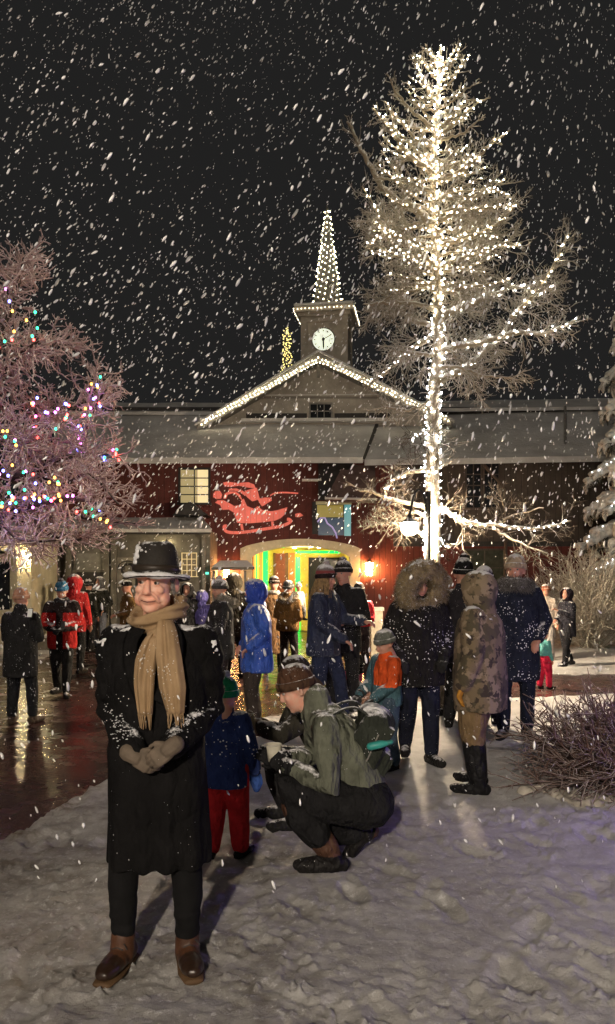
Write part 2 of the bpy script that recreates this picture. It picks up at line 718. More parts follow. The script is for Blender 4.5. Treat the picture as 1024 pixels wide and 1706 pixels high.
# walls (notch for the arched entrance)
xl, xr = B(100, 0)[0], B(655, 0)[0]
zt = B(0, 758)[2]
arch = []
for i in range(15):
    u = i / 14
    px = 420 + 162 * u
    py = 926 - 17 * math.sin(math.pi * u) ** 0.75
    arch.append(B(px, py))
poly = [(xl, DW, -0.2), (arch[0][0], DW, -0.2)] + [tuple(a) for a in arch] + [(arch[-1][0], DW, -0.2), (xr, DW, -0.2), (xr, DW, zt), (xl, DW, zt)]
lb(MB().prism(poly, (0, 0, 0), (0, 0.3, 0)), 'red_wall', M_red)
xe = B(1250, 0)[0]
zlo = B(0, 905)[2]
lb(MB().prism([(xr, DW, zlo), (xe, DW, zlo), (xe, DW, zt), (xr, DW, zt)], (0, 0, 0), (0, 0.3, 0)), 'upper_wall', M_brown)
lb(MB().prism([(xr, DW, -0.2), (xe, DW, -0.2), (xe, DW, zlo), (xr, DW, zlo)], (0, 0, 0), (0, 0.3, 0)), 'lower_wall', M_red)
g = MB()
g.box2((xr, DW - 0.05, zlo - 0.09), (xe, DW - 0.003, zlo + 0.05))
lb(g, 'belt_board', M_trim)

# lower roof: two fields with a valley between them
def roof_plane(pts_front, pts_back, th, mat, name, par=None):
    a, b = [np.array(p) for p in pts_front]
    c_, d_ = [np.array(p) for p in pts_back]
    nx = 30
    ny = 10
    v, f = [], []
    for j in range(ny + 1):
        w = j / ny
        for i in range(nx + 1):
            u = i / nx
            p = (a * (1 - u) + b * u) * (1 - w) + (c_ * (1 - u) + d_ * u) * w
            v.append(p)
    v = np.array(v)
    v[:, 2] += 0.035 * fbm(v * 0.9, 3, 8) * (v[:, 1] > min(a[1], b[1]) + 0.05) + 0.012 * fbm(v * 3.1, 2, 12)
    n = len(v)
    lo = v.copy()
    lo[:, 2] -= th
    for j in range(ny):
        for i in range(nx):
            k = j * (nx + 1) + i
            f.append((k, k + 1, k + nx + 2, k + nx + 1))
            f.append((n + k, n + k + nx + 1, n + k + nx + 2, n + k + 1))
    for i in range(nx):
        f.append((i, n + i, n + i + 1, i + 1))
        k = ny * (nx + 1) + i
        f.append((k, k + 1, n + k + 1, n + k))
    for j in range(ny):
        k = j * (nx + 1)
        f.append((k, k + nx + 1, n + k + nx + 1, n + k))
        k += nx
        f.append((k, n + k, n + k + nx + 1, k + nx + 1))
    m = MB()
    m.add(np.vstack([v, lo]), f)
    return lb(m, name, mat, par, smooth=False)


DE, DT = 21.5, 25.0
roof = roof_plane((B(90, 763, DE), B(604, 761.5, DE)), (B(90, 690, DT), B(632, 690, DT)), 0.16, M_roofsnow, 'roof')
roof_plane((B(607, 766, DE), B(1260, 755.5, DE)), (B(635, 694, DT), B(1260, 676, DT)), 0.16, M_roofsnow, 'roof')
# dark clerestory band and upper roof
g = MB()
g.box2((B(94, 0, DT)[0], DT + 0.02, B(0, 700, DT)[2]), (B(1250, 0, DT)[0], DT + 0.2, B(0, 678, DT)[2]))
lb(g, 'clerestory', M_trim)
roof_plane((B(90, 686, 24.8), B(470, 686, 24.8)), (B(90, 671, 27.4), B(470, 671, 27.4)), 0.10, M_roofsnow, 'upper_roof')
roof_plane((B(640, 682, 24.8), B(1260, 674, 24.8)), (B(640, 670, 27.4), B(1260, 660, 27.4)), 0.10, M_roofsnow, 'upper_roof')
# gutter, fascia
g = MB()
g.bar(B(95, 768, DE + 0.12), B(604, 767, DE + 0.12), 0.12, 0.10)
g.bar(B(607, 771, DE + 0.12), B(1250, 761, DE + 0.12), 0.12, 0.10)
lb(g, 'gutter', M_metal)
g = MB()
g.bar(B(633, 694, DT - 0.25), B(605, 764, DE + 0.02), 0.10, 0.05, up=(0, -1, 1))
lb(g, 'roof_valley', M_trim)
g = MB()
g.tube([B(941, 745, 22.3), B(941, 678, 24.2)], 0.045, 8)
lb(g, 'vent_pipe', M_greytrim)
g = MB()
g.tube([B(806, 762, DE + 0.2), B(806, 775, DE + 0.25), B(842, 815, DW - 0.08), B(842, 1060, DW - 0.08)], 0.05, 8)
lb(g, 'downspout', M_brown)

# gable
DG = 24.05
ap, la, ra = B(530, 608, DG), B(336, 713, DG), B(744, 707, DG)
lb(MB().prism([la + [0.35, 0, -0.3], ra + [-0.35, 0, -0.3], ra + [-0.3, 0, 0.0], ap, la + [0.3, 0, 0.0]], (0, 0, 0), (0, 0.2, 0)), 'gable', M_gable)
g = MB()
for q in (la, ra):
    d = (q - ap)
    g.prism([ap + [0, 0, 0.26], q + [0, 0, 0.05] + d / np.linalg.norm(d) * 0.1, q + [0, 0, -0.14] + d / np.linalg.norm(d) * 0.1, ap + [0, 0, -0.02]], (0, -0.46, 0), (0, 3.6, 0))
lb(g, 'gable_roof', M_greytrim)
g = MB()
for q, s in ((la, -1), (ra, 1)):
    n_ = np.array((-(q - ap)[2], 0, (q - ap)[0])) * (1 if s > 0 else -1)
    n_ = n_ / np.linalg.norm(n_)
    g.prism([ap + [0, 0, 0.27], q + [s * 0.15, 0, -0.03], q + [s * 0.15, 0, 0.04], ap + [0, 0, 0.34]], (0, -0.50, 0), (0, 3.6, 0))
lb(g, 'gable_roof_snow', M_roofsnow)
g = MB()
g.bar(ap + [0, -0.15, 0.02], ap + [0, -0.15, -0.42], 0.09, 0.09, up=(0, 1, 0))
lb(g, 'gable_finial', M_greytrim)
g = MB()
g.bar(B(410, 693, DG - 0.03), B(511, 693, DG - 0.03), 0.05, 0.15)
g.bar(B(557, 693, DG - 0.03), B(652, 692, DG - 0.03), 0.05, 0.15)
lb(g, 'gable_ledge', M_trim)
g = MB()
g.bar(B(402, 701, DG - 0.10), B(662, 700, DG - 0.10), 0.26, 0.10)
g.bar(B(402, 659, DG - 0.015), B(655, 657, DG - 0.015), 0.05, 0.03)
lb(g, 'gable_snow_ledge', M_roofsnow)


def window(x0, y0, x1, y1, d, cols, rows, pane, frame, fw=0.05, name='window', bar=0.028, par=None):
    """framed window standing on the wall plane d; pane is its sub-part"""
    a, b = B(x0, y1, d), B(x1, y0, d)
    g = MB()
    g.box2((a[0] - fw, d - 0.07, b[2]), (b[0] + fw, d - 0.004, b[2] + fw))
    g.box2((a[0] - fw - 0.03, d - 0.11, a[2] - fw), (b[0] + fw + 0.03, d - 0.004, a[2]))
    for x in (a[0] - fw, b[0]):
        g.box2((x, d - 0.068, a[2]), (x + fw, d - 0.004, b[2]))
    for i in range(1, cols):
        x = a[0] + (b[0] - a[0]) * i / cols
        g.box2((x - bar / 2, d - 0.05, a[2]), (x + bar / 2, d - 0.022, b[2]))
    for j in range(1, rows):
        z = a[2] + (b[2] - a[2]) * j / rows
        g.box2((a[0], d - 0.047, z - bar / 2), (b[0], d - 0.025, z + bar / 2))
    w = lb(g, name, frame, par)
    lb(MB().box2((a[0], d - 0.020, a[2]), (b[0], d - 0.006, b[2])), 'pane', pane, w)
    return w


window(517, 674, 551, 697, DG, 3, 2, M_glass, M_greytrim)
w = window(301, 783, 347, 838, DW, 2, 4, M_litdim, M_trim, fw=0.06)
a, b = B(322, 838), B(347, 783)
g = MB()
vv, ff = [], []
for i in range(25):       # gathered curtain
    u = i / 24
    x = a[0] + 0.12 + (b[0] - a[0] - 0.12) * u
    yy = DW - 0.023 - 0.0015 * math.sin(u * 40)
    vv += [(x, yy, a[2]), (x, yy, b[2])]
    if i:
        k = 2 * i
        ff.append((k - 2, k, k + 1, k - 1))
g.add(vv, ff)
lb(g, 'curtain', M_litcurtain, w)
for (x0, x1) in ((776, 800), (806, 830)):
    window(x0, 772, x1, 846, DW, 2, 4, M_glass, M_brown)
window(775, 917, 838, 975, DW, 2, 2, surface('green_grey_glass', (0.055, 0.060, 0.045), rough=0.2, spec=0.5), M_brown)

# arched stone surround
ro, ri = [], []
for i in range(21):
    u = i / 20
    ro.append(B(401 + 198 * u, 914 - 16 * math.sin(math.pi * u) ** 0.7, DW))
    ri.append(B(420 + 162 * u, 928 - 18 * math.sin(math.pi * u) ** 0.75, DW))
g = MB()
for i in range(20):
    g.prism([ro[i], ro[i + 1], ri[i + 1], ri[i]], (0, -0.16, 0), (0, -0.003, 0))
for (x0, x1, q0, q1) in ((401, 420, ro[0], ri[0]), (582, 599, ri[-1], ro[-1])):
    bx = [B(x0, 0)[0], B(x1, 0)[0]]
    g.prism([(bx[0], DW, -0.2), (bx[1], DW, -0.2), (bx[1], DW, q1[2]), (bx[0], DW, q0[2])], (0, -0.16, 0), (0, -0.003, 0))
lb(g, 'arch_surround', M_cream)
# entrance passage
M_yel = surface('yellow_paint', (0.66, 0.52, 0.10), rough=0.6, scale=2)
M_org = surface('orange_paint', (0.70, 0.22, 0.08), rough=0.6, scale=2)
M_door = surface('varnished_door', (0.12, 0.06, 0.025), rough=0.4)
M_led = glow('green_led', (0.0, 1.0, 0.10), 1.5)
M_ledo = glow('orange_led', (1.0, 0.20, 0.03), 1.4)
M_ledy = glow('yellow_led', (1.0, 0.78, 0.05), 0.8)
x0, x1 = B(420, 0)[0], B(582, 0)[0]
z1 = B(0, 907)[2]
lb(MB().box2((x0 - 0.15, DW + 0.31, -0.04), (x0, 25.3, z1 + 0.1)), 'passage_wall', M_yel)
lb(MB().box2((x1, DW + 0.31, -0.04), (x1 + 0.15, 25.3, z1 + 0.1)), 'passage_wall', M_yel)
lb(MB().box2((x0, DW + 0.31, z1), (x1, 25.3, z1 + 0.1)), 'passage_ceiling', M_cream)
DB = 25.0
g = MB()
zc = z1
back = lb(MB().box2((x0, DB + 0.02, -0.04), (x1, DB + 0.28, zc)), 'back_wall', M_yel)


def bstrip(xa, xb, ya, yb, mat, name, pr=0.02, d=DB):
    a, b = B(xa, yb, d), B(xb, ya, d)
    return lb(MB().box2((a[0], d - pr, max(a[2], -0.04)), (b[0], d + 0.017, min(b[2], zc - 0.005))), name, mat, back)


bstrip(455, 459, 921, 1050, M_door, 'door_frame')
bstrip(475, 480, 921, 1050, M_door, 'door_frame')
bstrip(459, 475, 922, 1050, surface('red_brown_door', (0.20, 0.05, 0.03), rough=0.5), 'door')
bstrip(481, 491, 921, 1050, M_org, 'orange_panel')
bstrip(492, 500, 928, 1050, M_led, 'led_strip', 0.05)
bstrip(431.5, 437, 915, 1050, M_ledo, 'led_strip', 0.03)
bstrip(438, 446, 915, 1050, M_led, 'led_strip', 0.04)
bstrip(500, 578, 916, 928, M_yel, 'inner_lintel', 0.10)
bstrip(502, 513, 928, 1050, M_yel, 'inner_jamb', 0.10)
bstrip(514, 578, 929, 1050, M_glass, 'glazed_door', 0.03)
bstrip(492, 566, 918, 922, M_led, 'led_strip', 0.13)
lb(MB().box2((x0 + 0.004, 23.2, 0.0), (x0 + 0.03, 23.75, z1 - 0.01)), 'led_strip', M_led)
lb(MB().box2((x0 + 0.004, 22.35, 0.0), (x0 + 0.025, 23.0, z1 - 0.01)), 'led_strip', M_ledo)
lb(MB().box2((x0 + 0.035, 23.2, z1 - 0.03), (x0 + 0.85, 23.75, z1 - 0.003)), 'led_strip', M_led)
lb(MB().box2((x0 + 0.004, 23.95, 0.0), (x0 + 0.025, 24.6, z1 - 0.01)), 'led_strip', M_ledy)
M_down = glow('downlight', (1.0, 0.8, 0.5), 40)
for x, y in ((-0.6, 23.0), (0.1, 23.2), (0.35, 23.9), (-0.4, 24.1)):
    lb(MB().lathe([(0.0, z1 - 0.03), (0.05, z1 - 0.03), (0.05, z1 - 0.004), (0.0, z1 - 0.004)], 12, M=Matrix.Translation((x, y, 0))), 'downlight', M_down)

point_light('passage_fill', (-0.25, 23.6, 2.25), 72, (1.0, 0.66, 0.30), 0.12)  # fill light without a body, added to brighten the passage
# projecting dormer porch roofs and lit bay window over the entrance
g = MB()
g.prism([B(530, 826, 21.2), B(551, 826, 21.2), B(588, 772, 21.9), B(530, 772, 21.9)], (0, 0, 0), (0, 0.03, -0.12))
lb(g, 'porch_roof', M_trim)
g = MB()
g.prism([B(543, 829, 21.0), B(627, 831, 21.0), B(624, 776, 21.9), B(572, 774, 21.9)], (0, 0, 0), (0, 0.03, -0.12))
lb(g, 'porch_roof', surface('thin_snow_roof', (0.13, 0.085, 0.075), rough=0.7, scale=5))
g = MB()
g.bar(B(541, 830, 20.98), B(628, 832, 20.98), 0.12, 0.05)
g.bar(B(503, 800, 21.6), B(535, 800, 21.6), 0.2, 0.05)
lb(g, 'porch_roof_snow', M_roofsnow)
bay = MB()
a, b = B(520, 890), B(584, 836)
bay.box2((a[0], DW - 0.06, a[2]), (b[0], DW - 0.004, b[2]))
bay = lb(bay, 'bay_window', M_trim)
lb(MB().box2((B(528, 0)[0], DW - 0.10, B(0, 862)[2]), (B(571, 0)[0], DW - 0.062, B(0, 842)[2])), 'blind', glow('yellow_blind', (0.60, 0.45, 0.08), 0.30, (.10, .07, .015)), bay)
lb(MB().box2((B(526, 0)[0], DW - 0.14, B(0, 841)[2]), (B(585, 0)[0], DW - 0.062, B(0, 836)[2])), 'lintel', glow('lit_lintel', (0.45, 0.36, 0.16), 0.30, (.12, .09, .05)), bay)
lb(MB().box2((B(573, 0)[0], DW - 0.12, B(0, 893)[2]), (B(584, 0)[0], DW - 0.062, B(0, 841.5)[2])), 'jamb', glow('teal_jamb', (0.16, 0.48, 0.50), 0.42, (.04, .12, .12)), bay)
lb(MB().box2((B(530, 0)[0], DW - 0.085, B(0, 892)[2]), (B(572, 0)[0], DW - 0.062, B(0, 863)[2])), 'pane', glow('blue_pane', (0.008, 0.045, 0.09), 0.5, (0.008, 0.012, 0.02)), bay)
g = MB()
g.tube([B(529, 869, DW - .11), B(534, 863, DW - .11), B(541, 863, DW - .11), B(545, 872, DW - .11), B(553, 878, DW - .11), B(559, 888, DW - .11), B(561, 896, DW - .11)], 0.022, 6)
lb(g, 'neon_tube', glow('violet_neon', (0.50, 0.38, 0.70), 0.5, (.1, .08, .14)), bay)

# left single-storey wing under a snowy pent roof
DL = 20.3
xa, xb = B(-260, 0, DL)[0], B(350, 0, DL)[0]
lw = MB().box2((xa, DL, -0.2), (xb, 21.9, B(0, 884, DL)[2]))
lb(lw, 'wing_wall', M_grey)
roof_plane((B(-260, 879, DL - 0.5), B(352, 881, DL - 0.5)), (B(-260, 862, DW - 0.05), B(336, 862, DW - 0.05)), 0.09, M_roofsnow, 'wing_roof')
g = MB()
g.bar(B(-260, 886, DL - 0.42), B(351, 887, DL - 0.42), 0.08, 0.10)
lb(g, 'wing_gutter', M_trim)
g = MB()
g.tube([B(339, 888, DL - 0.35), B(339, 900, DL - 0.12), B(339, 1062, DL - 0.1)], 0.05, 8)
lb(g, 'wing_downspout', M_greytrim)
g = MB()
g.prism([B(296, 862, DW - 0.1), B(352, 862, DW - 0.1), B(324, 840, DW - 0.1)], (0, -0.9, 0), (0, 0.09, 0))
lb(g, 'porch_gable', M_trim)
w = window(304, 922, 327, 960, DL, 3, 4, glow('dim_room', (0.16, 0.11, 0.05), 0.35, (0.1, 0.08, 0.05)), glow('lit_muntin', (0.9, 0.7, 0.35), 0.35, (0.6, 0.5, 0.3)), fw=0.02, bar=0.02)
window(127, 922, 176, 950, DL, 1, 1, surface('white_blind', (0.22, 0.215, 0.19), rough=0.8), M_grey)
window(66, 920, 92, 1000, DL, 1, 2, M_glass, M_grey)
g = MB()
g.box2((B(128, 0, DL)[0], DL - 0.03, 0), (B(175, 0, DL)[0], DL - 0.004, B(0, 953, DL)[2]))
lb(g, 'dark_doorway', M_trim)
g = MB()
for px in (115, 178, 190):
    c_ = B(px, 0, DL - 0.09)
    g.box2((c_[0] - 0.07, DL - 0.16, 0), (c_[0] + 0.07, DL - 0.004, B(0, 885, DL)[2]))
lb(g, 'pilaster', M_grey)
lb(MB().box((0, 0, 0), (0.10, 0.06, 0.06), rz=0).xform(Matrix.Translation(Vector(B(344, 955, DL - 0.06)))), 'indicator_lamp', glow('teal_lamp', (0.15, 0.85, 0.6), 1.2))

# cream entrance porch at the far left
DP = 18.2
porch = tag(empty('entrance_porch', (B(10, 0, DP)[0], DP, 0)), 'cream plastered entrance porch with a pale panelled door under a lantern', 'porch')
g = MB()
pa, pb = B(-230, 0, DP)[0], B(52, 0, DP)[0]
da, db = B(-60, 0, DP)[0], B(28, 0, DP)[0]
zp, zd = B(0, 893, DP)[2], B(0, 914, DP)[2]
pts = [(pa, DP, -0.2), (da, DP, -0.2)]
for i in range(11):
    u = i / 10
    pts.append((da + (db - da) * u, DP, zd - 0.25 + 0.25 * math.sin(math.pi * u) ** 0.8))
pts += [(db, DP, -0.2), (pb, DP, -0.2), (pb, DP, zp), (pa, DP, zp)]
g.prism(pts, (0, 0, 0), (0, 1.9, 0))
lb(g, 'porch_wall', M_creamwall, porch)
dd = MB().box2((da, DP + 0.5, -0.02), (B(10, 0, DP)[0], DP + 0.56, zd - 0.1))
dd = lb(dd, 'door', M_cream, porch)
lb(MB().box2((da + 0.1, DP + 0.48, 0.9), (B(3, 0, DP)[0], DP + 0.497, zd - 0.3)), 'door_glass', M_glass, dd)
lb(MB().box2((B(4.5, 0, DP)[0], DP + 0.45, 0.95), (B(6.5, 0, DP)[0], DP + 0.497, 1.15)), 'door_handle', M_metal, dd)
lb(MB().box2((B(11, 0, DP)[0], DP + 0.4, -0.02), (db, DP + 0.6, zd - 0.05)), 'door_post', M_cream, porch)
roof_plane((B(-230, 890, DP - 0.2), B(56, 892, DP - 0.2)), (B(-230, 884, 20.2), B(56, 884, 20.2)), 0.08, M_roofsnow, 'porch_roof', porch)

# carved panel sign on the wing
sg = tag(empty('wall_sign', tuple(B(213, 948, DL - 0.05))), 'grey panel with a dark oval wreath emblem, on the grey wing wall', 'sign')
lb(MB().box2(B(194, 978, DL - 0.07) , B(232, 929, DL - 0.01)), 'panel', surface('sign_board', (0.26, 0.24, 0.20), rough=0.7), sg)
g = MB()
cx = B(213, 949, DL - 0.085)
pp = []
for i in range(33):
    a = 2 * math.pi * i / 32
    pp.append(cx + np.array((0.155 * math.cos(a), 0, 0.15 * math.sin(a))))
g.tube(pp, 0.03, 6, caps=False)
pp = []
for i in range(17):
    a = math.pi * i / 16
    pp.append(cx + np.array((0.25 * math.cos(a), 0, 0.02 + 0.20 * math.sin(a) ** 0.7)))
g.tube(pp, 0.014, 6)
random.seed(2)
for i in range(40):
    a = 2 * math.pi * i / 40
    g.ell(cx + np.array((0.155 * math.cos(a) + random.uniform(-.03, .03), -0.01, 0.15 * math.sin(a) + random.uniform(-.03, .03))), 0.022, n=6)
lb(g, 'wreath_emblem', M_trim, sg)
lb(MB().ell(cx, (0.09, 0.02, 0.09), n=14), 'medallion', M_grey, sg)

# Santa's sleigh thrown on the red wall: projected light built as glowing flat cutouts
D8 = DW - 0.012
sl = tag(empty('sleigh_projection', tuple(B(430, 850, DW - 0.01))), 'projected red sleigh and driver as glowing cutouts, on the red wall above the arch', 'projection')
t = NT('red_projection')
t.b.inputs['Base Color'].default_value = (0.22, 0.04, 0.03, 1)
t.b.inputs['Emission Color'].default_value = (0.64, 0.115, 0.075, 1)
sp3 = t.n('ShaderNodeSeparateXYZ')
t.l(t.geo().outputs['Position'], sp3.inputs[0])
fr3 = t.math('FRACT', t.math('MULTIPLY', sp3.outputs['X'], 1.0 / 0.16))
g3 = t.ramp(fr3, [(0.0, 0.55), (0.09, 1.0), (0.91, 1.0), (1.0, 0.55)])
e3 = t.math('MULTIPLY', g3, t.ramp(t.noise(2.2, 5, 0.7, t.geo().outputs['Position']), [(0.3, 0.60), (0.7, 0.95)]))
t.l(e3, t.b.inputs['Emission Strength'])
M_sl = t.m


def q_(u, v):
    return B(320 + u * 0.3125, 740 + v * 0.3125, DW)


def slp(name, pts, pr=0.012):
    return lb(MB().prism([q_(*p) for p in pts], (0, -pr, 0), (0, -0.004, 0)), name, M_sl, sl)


def spline(pts, k=6):
    pts = [np.array(p, float) for p in pts]
    pts = [2 * pts[0] - pts[1]] + pts + [2 * pts[-1] - pts[-2]]
    out = []
    for i in range(1, len(pts) - 2):
        for j in range(k):
            u = j / k
            a, b, c_, d_ = pts[i - 1:i + 3]
            out.append(0.5 * (2 * b + (c_ - a) * u + (2 * a - 5 * b + 4 * c_ - d_) * u * u + (3 * b - a - 3 * c_ + d_) * u ** 3))
    out.append(pts[-2])
    return out


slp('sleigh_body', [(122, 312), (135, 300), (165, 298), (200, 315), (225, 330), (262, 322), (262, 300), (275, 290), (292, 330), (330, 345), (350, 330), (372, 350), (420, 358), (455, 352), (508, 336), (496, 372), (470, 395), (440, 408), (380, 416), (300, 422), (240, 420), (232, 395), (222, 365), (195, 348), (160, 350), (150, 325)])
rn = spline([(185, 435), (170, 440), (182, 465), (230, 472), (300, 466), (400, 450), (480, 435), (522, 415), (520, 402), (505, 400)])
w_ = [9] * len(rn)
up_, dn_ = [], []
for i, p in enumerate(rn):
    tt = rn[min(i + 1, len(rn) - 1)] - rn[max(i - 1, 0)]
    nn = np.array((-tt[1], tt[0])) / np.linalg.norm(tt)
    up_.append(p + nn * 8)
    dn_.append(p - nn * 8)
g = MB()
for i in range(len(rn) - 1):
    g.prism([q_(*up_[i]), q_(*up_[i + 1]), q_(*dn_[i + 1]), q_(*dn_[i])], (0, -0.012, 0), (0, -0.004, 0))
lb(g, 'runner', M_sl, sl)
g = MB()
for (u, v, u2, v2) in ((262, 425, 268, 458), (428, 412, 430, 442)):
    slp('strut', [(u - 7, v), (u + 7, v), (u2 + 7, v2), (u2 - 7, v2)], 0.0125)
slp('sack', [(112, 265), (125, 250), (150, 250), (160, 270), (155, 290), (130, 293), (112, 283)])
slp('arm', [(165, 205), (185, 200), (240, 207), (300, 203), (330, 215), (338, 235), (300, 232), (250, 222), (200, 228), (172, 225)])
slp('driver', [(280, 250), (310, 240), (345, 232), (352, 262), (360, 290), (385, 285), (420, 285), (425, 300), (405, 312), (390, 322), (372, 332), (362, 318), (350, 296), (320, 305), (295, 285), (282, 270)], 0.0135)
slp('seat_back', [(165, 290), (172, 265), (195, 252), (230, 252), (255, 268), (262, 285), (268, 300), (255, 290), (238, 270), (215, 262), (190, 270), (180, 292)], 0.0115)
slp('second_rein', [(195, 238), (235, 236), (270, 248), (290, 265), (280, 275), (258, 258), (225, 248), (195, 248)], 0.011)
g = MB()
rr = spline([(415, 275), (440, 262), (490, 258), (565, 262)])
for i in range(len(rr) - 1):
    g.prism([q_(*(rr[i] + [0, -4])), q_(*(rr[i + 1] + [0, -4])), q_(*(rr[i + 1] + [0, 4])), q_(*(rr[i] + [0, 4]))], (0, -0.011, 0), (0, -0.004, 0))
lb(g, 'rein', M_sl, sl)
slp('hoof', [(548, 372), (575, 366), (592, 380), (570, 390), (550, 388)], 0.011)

# ================================================================ CLOCK TOWER
DTw = 25.4
tc = P(545, 0, DTw)
PXT = DTw / F
tower = tag(empty('clock_tower', (tc[0], DTw, P(0, 612, DTw)[2]), R(-9)), 'square clock tower with light wrapped spire standing on the lodge roof', 'tower')
zb = P(0, 612, DTw)[2]


def tz(py):
    return P(0, py, DTw - 0.7)[2] - zb


hw = 0.71
M_tower = surface('tower_boards', (0.42, 0.375, 0.30), rough=0.75, scale=3, bump=0.2, bscale=20)
g = MB()
g.box2((-hw, -hw, -1.2), (hw, hw, tz(522)))
g.build('shaft', M_tower, tower)
g = MB()
for sx in (-1, 1):
    for sy in (-1, 1):
        g.box((sx * (hw - 0.06), sy * (hw - 0.06), tz(565) / 1.0), (0.2, 0.2, (tz(522) - tz(612))), )
g.box2((-hw - .05, -hw - .05, tz(536)), (hw + .05, hw + .05, tz(530)))
g.build('corner_board', M_tower, tower)
g = MB()
g.box2((-hw - 0.12, -hw - 0.12, tz(527)), (hw + 0.12, hw + 0.12, tz(521)))
g.box2((-0.93, -0.93, tz(520.9)), (0.93, 0.93, tz(512)))
g.build('cornice', M_tower, tower)
m_ = MB()
m_.box2((-0.95, -0.95, tz(511.9)), (0.95, 0.95, tz(506)))
me = skin(m_, 0.05, 4)
wrinkle(me, 0.03, 2.5, 3)
link_mesh('cornice_snow', me, M_roofsnow, tower, True)
SP0, SP1 = tz(508), P(0, 345, DTw)[2] - zb
prof = [(0, SP0), (0.50, SP0), (0.36, SP0 + (SP1 - SP0) * .28), (0.22, SP0 + (SP1 - SP0) * .55), (0.03, SP1), (0, SP1 + 0.02)]
MB().lathe(prof, 8).build('spire', surface('spire_shingle', (0.10, 0.095, 0.085), rough=0.8, snow=0.25), tower)
zc_ = tz(566)
g = MB()
g.lathe([(0, 0), (0.345, 0), (0.345, 0.03), (0, 0.03)], 40, M=Matrix.Translation((-0.03, -hw - 0.004, zc_)) @ Matrix.Rotation(R(90), 4, 'X'))
face = g.build('clock_face', glow('clock_dial', (0.80, 0.86, 0.68), 0.78, (0.7, 0.7, 0.6)), tower)
g = MB()
pp = [Vector((-0.03 + 0.36 * math.cos(a), -hw - 0.02, zc_ + 0.36 * math.sin(a))) for a in [2 * math.pi * i / 40 for i in range(41)]]
g.tube(pp, 0.02, 6, caps=False)
g.build('dial_rim', M_greytrim, face)
for i in range(12):
    a = 2 * math.pi * i / 12
    MB().box((-0.03 + 0.275 * math.sin(a), -hw - 0.037, zc_ + 0.275 * math.cos(a)), (0.028, 0.004, 0.05), ry=a).build('hour_mark', M_metal, face)
for nm, ang, ln, wd, yo in (('minute_hand', 62, 0.27, 0.022, 0.046), ('hour_hand', 178, 0.26, 0.05, 0.041)):
    a = R(ang)
    e = Vector((-0.03 + ln * math.sin(a), -hw - yo, zc_ + ln * math.cos(a)))
    s_ = Vector((-0.03 - 0.06 * math.sin(a), -hw - yo, zc_ - 0.06 * math.cos(a)))
    MB().bar(s_, e, wd, 0.006, up=(0, 1, 0)).build(nm, M_metal, face)
MB().lathe([(0, 0), (0.05, 0), (0.05, 0.012), (0, 0.012)], 16, M=Matrix.Translation((-0.03, -hw - 0.04, zc_)) @ Matrix.Rotation(R(90), 4, 'X')).build('hub', M_metal, face)

# ================================================================ LAMPS
M_warm = glow('lantern_glass', (1.0, 0.42, 0.13), 300)
M_warmdim = glow('lantern_glass_dim', (1.0, 0.68, 0.30), 6)


def wall_lantern(px, py, d, hgt, label, mat=M_warm):
    c_ = P(px, py, d - 0.16)
    o = tag(empty('wall_lantern', tuple(c_)), label, 'lantern', 'lanterns on the lodge walls')
    h2 = hgt / 2
    r = hgt * 0.27
    MB().lathe([(0, -h2), (r * 0.85, -h2), (r, h2), (0, h2)], 6).build('glass', mat, o)
    g = MB()
    for i in range(6):
        a = 2 * math.pi * i / 6
        g.bar((r * 0.87 * math.cos(a), r * 0.87 * math.sin(a), -h2), (r * 1.03 * math.cos(a), r * 1.03 * math.sin(a), h2), 0.014, 0.014)
    g.lathe([(0, -h2 - 0.03), (r * 0.6, -h2 - 0.03), (r * 0.95, -h2 - 0.003), (0, -h2 - 0.003)], 6)
    g.build('cage', M_metal, o)
    MB().lathe([(0, h2 + 0.003), (r * 1.25, h2 + 0.003), (r * 0.5, h2 + r * 0.7), (0.02, h2 + r * 0.95), (0, h2 + r)], 6).build('cap', M_metal, o)
    g = MB()
    g.tube([(0, 0, h2 + r * 0.9), (0, 0.05, h2 + r * 1.5), (0, 0.13, h2 + r * 1.2), (0, 0.15, h2 - 0.02)], 0.012, 6)
    g.box((0, 0.148, h2 - 0.06), (0.09, 0.016, 0.2))
    g.build('bracket', M_metal, o)
    return o


wall_lantern(615, 948, DW, 0.36, 'lit lantern glowing orange on the red wall, to the right of the arch')
wall_lantern(377, 953, DW, 0.30, 'lit lantern on the red wall, partly behind the small canopy')
wall_lantern(45, 928, DP, 0.16, 'small bright lantern on the cream porch wall', glow('porch_glass', (1.0, 0.76, 0.40), 700))
wall_lantern(276, 908, DL, 0.16, 'lit lantern on the grey wing, above the black hat', glow('wing_glass', (1.0, 0.80, 0.42), 110))

# little canopy on two posts before the red wall
cn = tag(empty('canopy', tuple(P(390, 1060, 20.0) * [1, 1, 0])), 'small dark flat canopy on thin posts beside the arch', 'canopy')
g = MB()
g.prism([P(352, 950, 19.4), P(424, 949, 19.4), P(412, 938, 20.6), P(366, 938, 20.6)], (0, 0, 0), (0, 0, 0.07))
lb(g, 'canopy_roof', surface('canopy_top', (0.11, 0.10, 0.085), snow=0.2), cn)
g = MB()
for px in (356, 408):
    p_ = P(px, 952, 20.0)
    g.bar((p_[0], 20.0, 0), (p_[0], 20.0, p_[2] + 0.02), 0.06, 0.06, up=(0, 1, 0))
lb(g, 'post', M_greytrim, cn)

# street lamps
M_globe = glow('lamp_globe', (1.0, 0.78, 0.52), 1700)
M_globe2 = glow('lamp_globe_bright', (1.0, 0.85, 0.68), 4300)


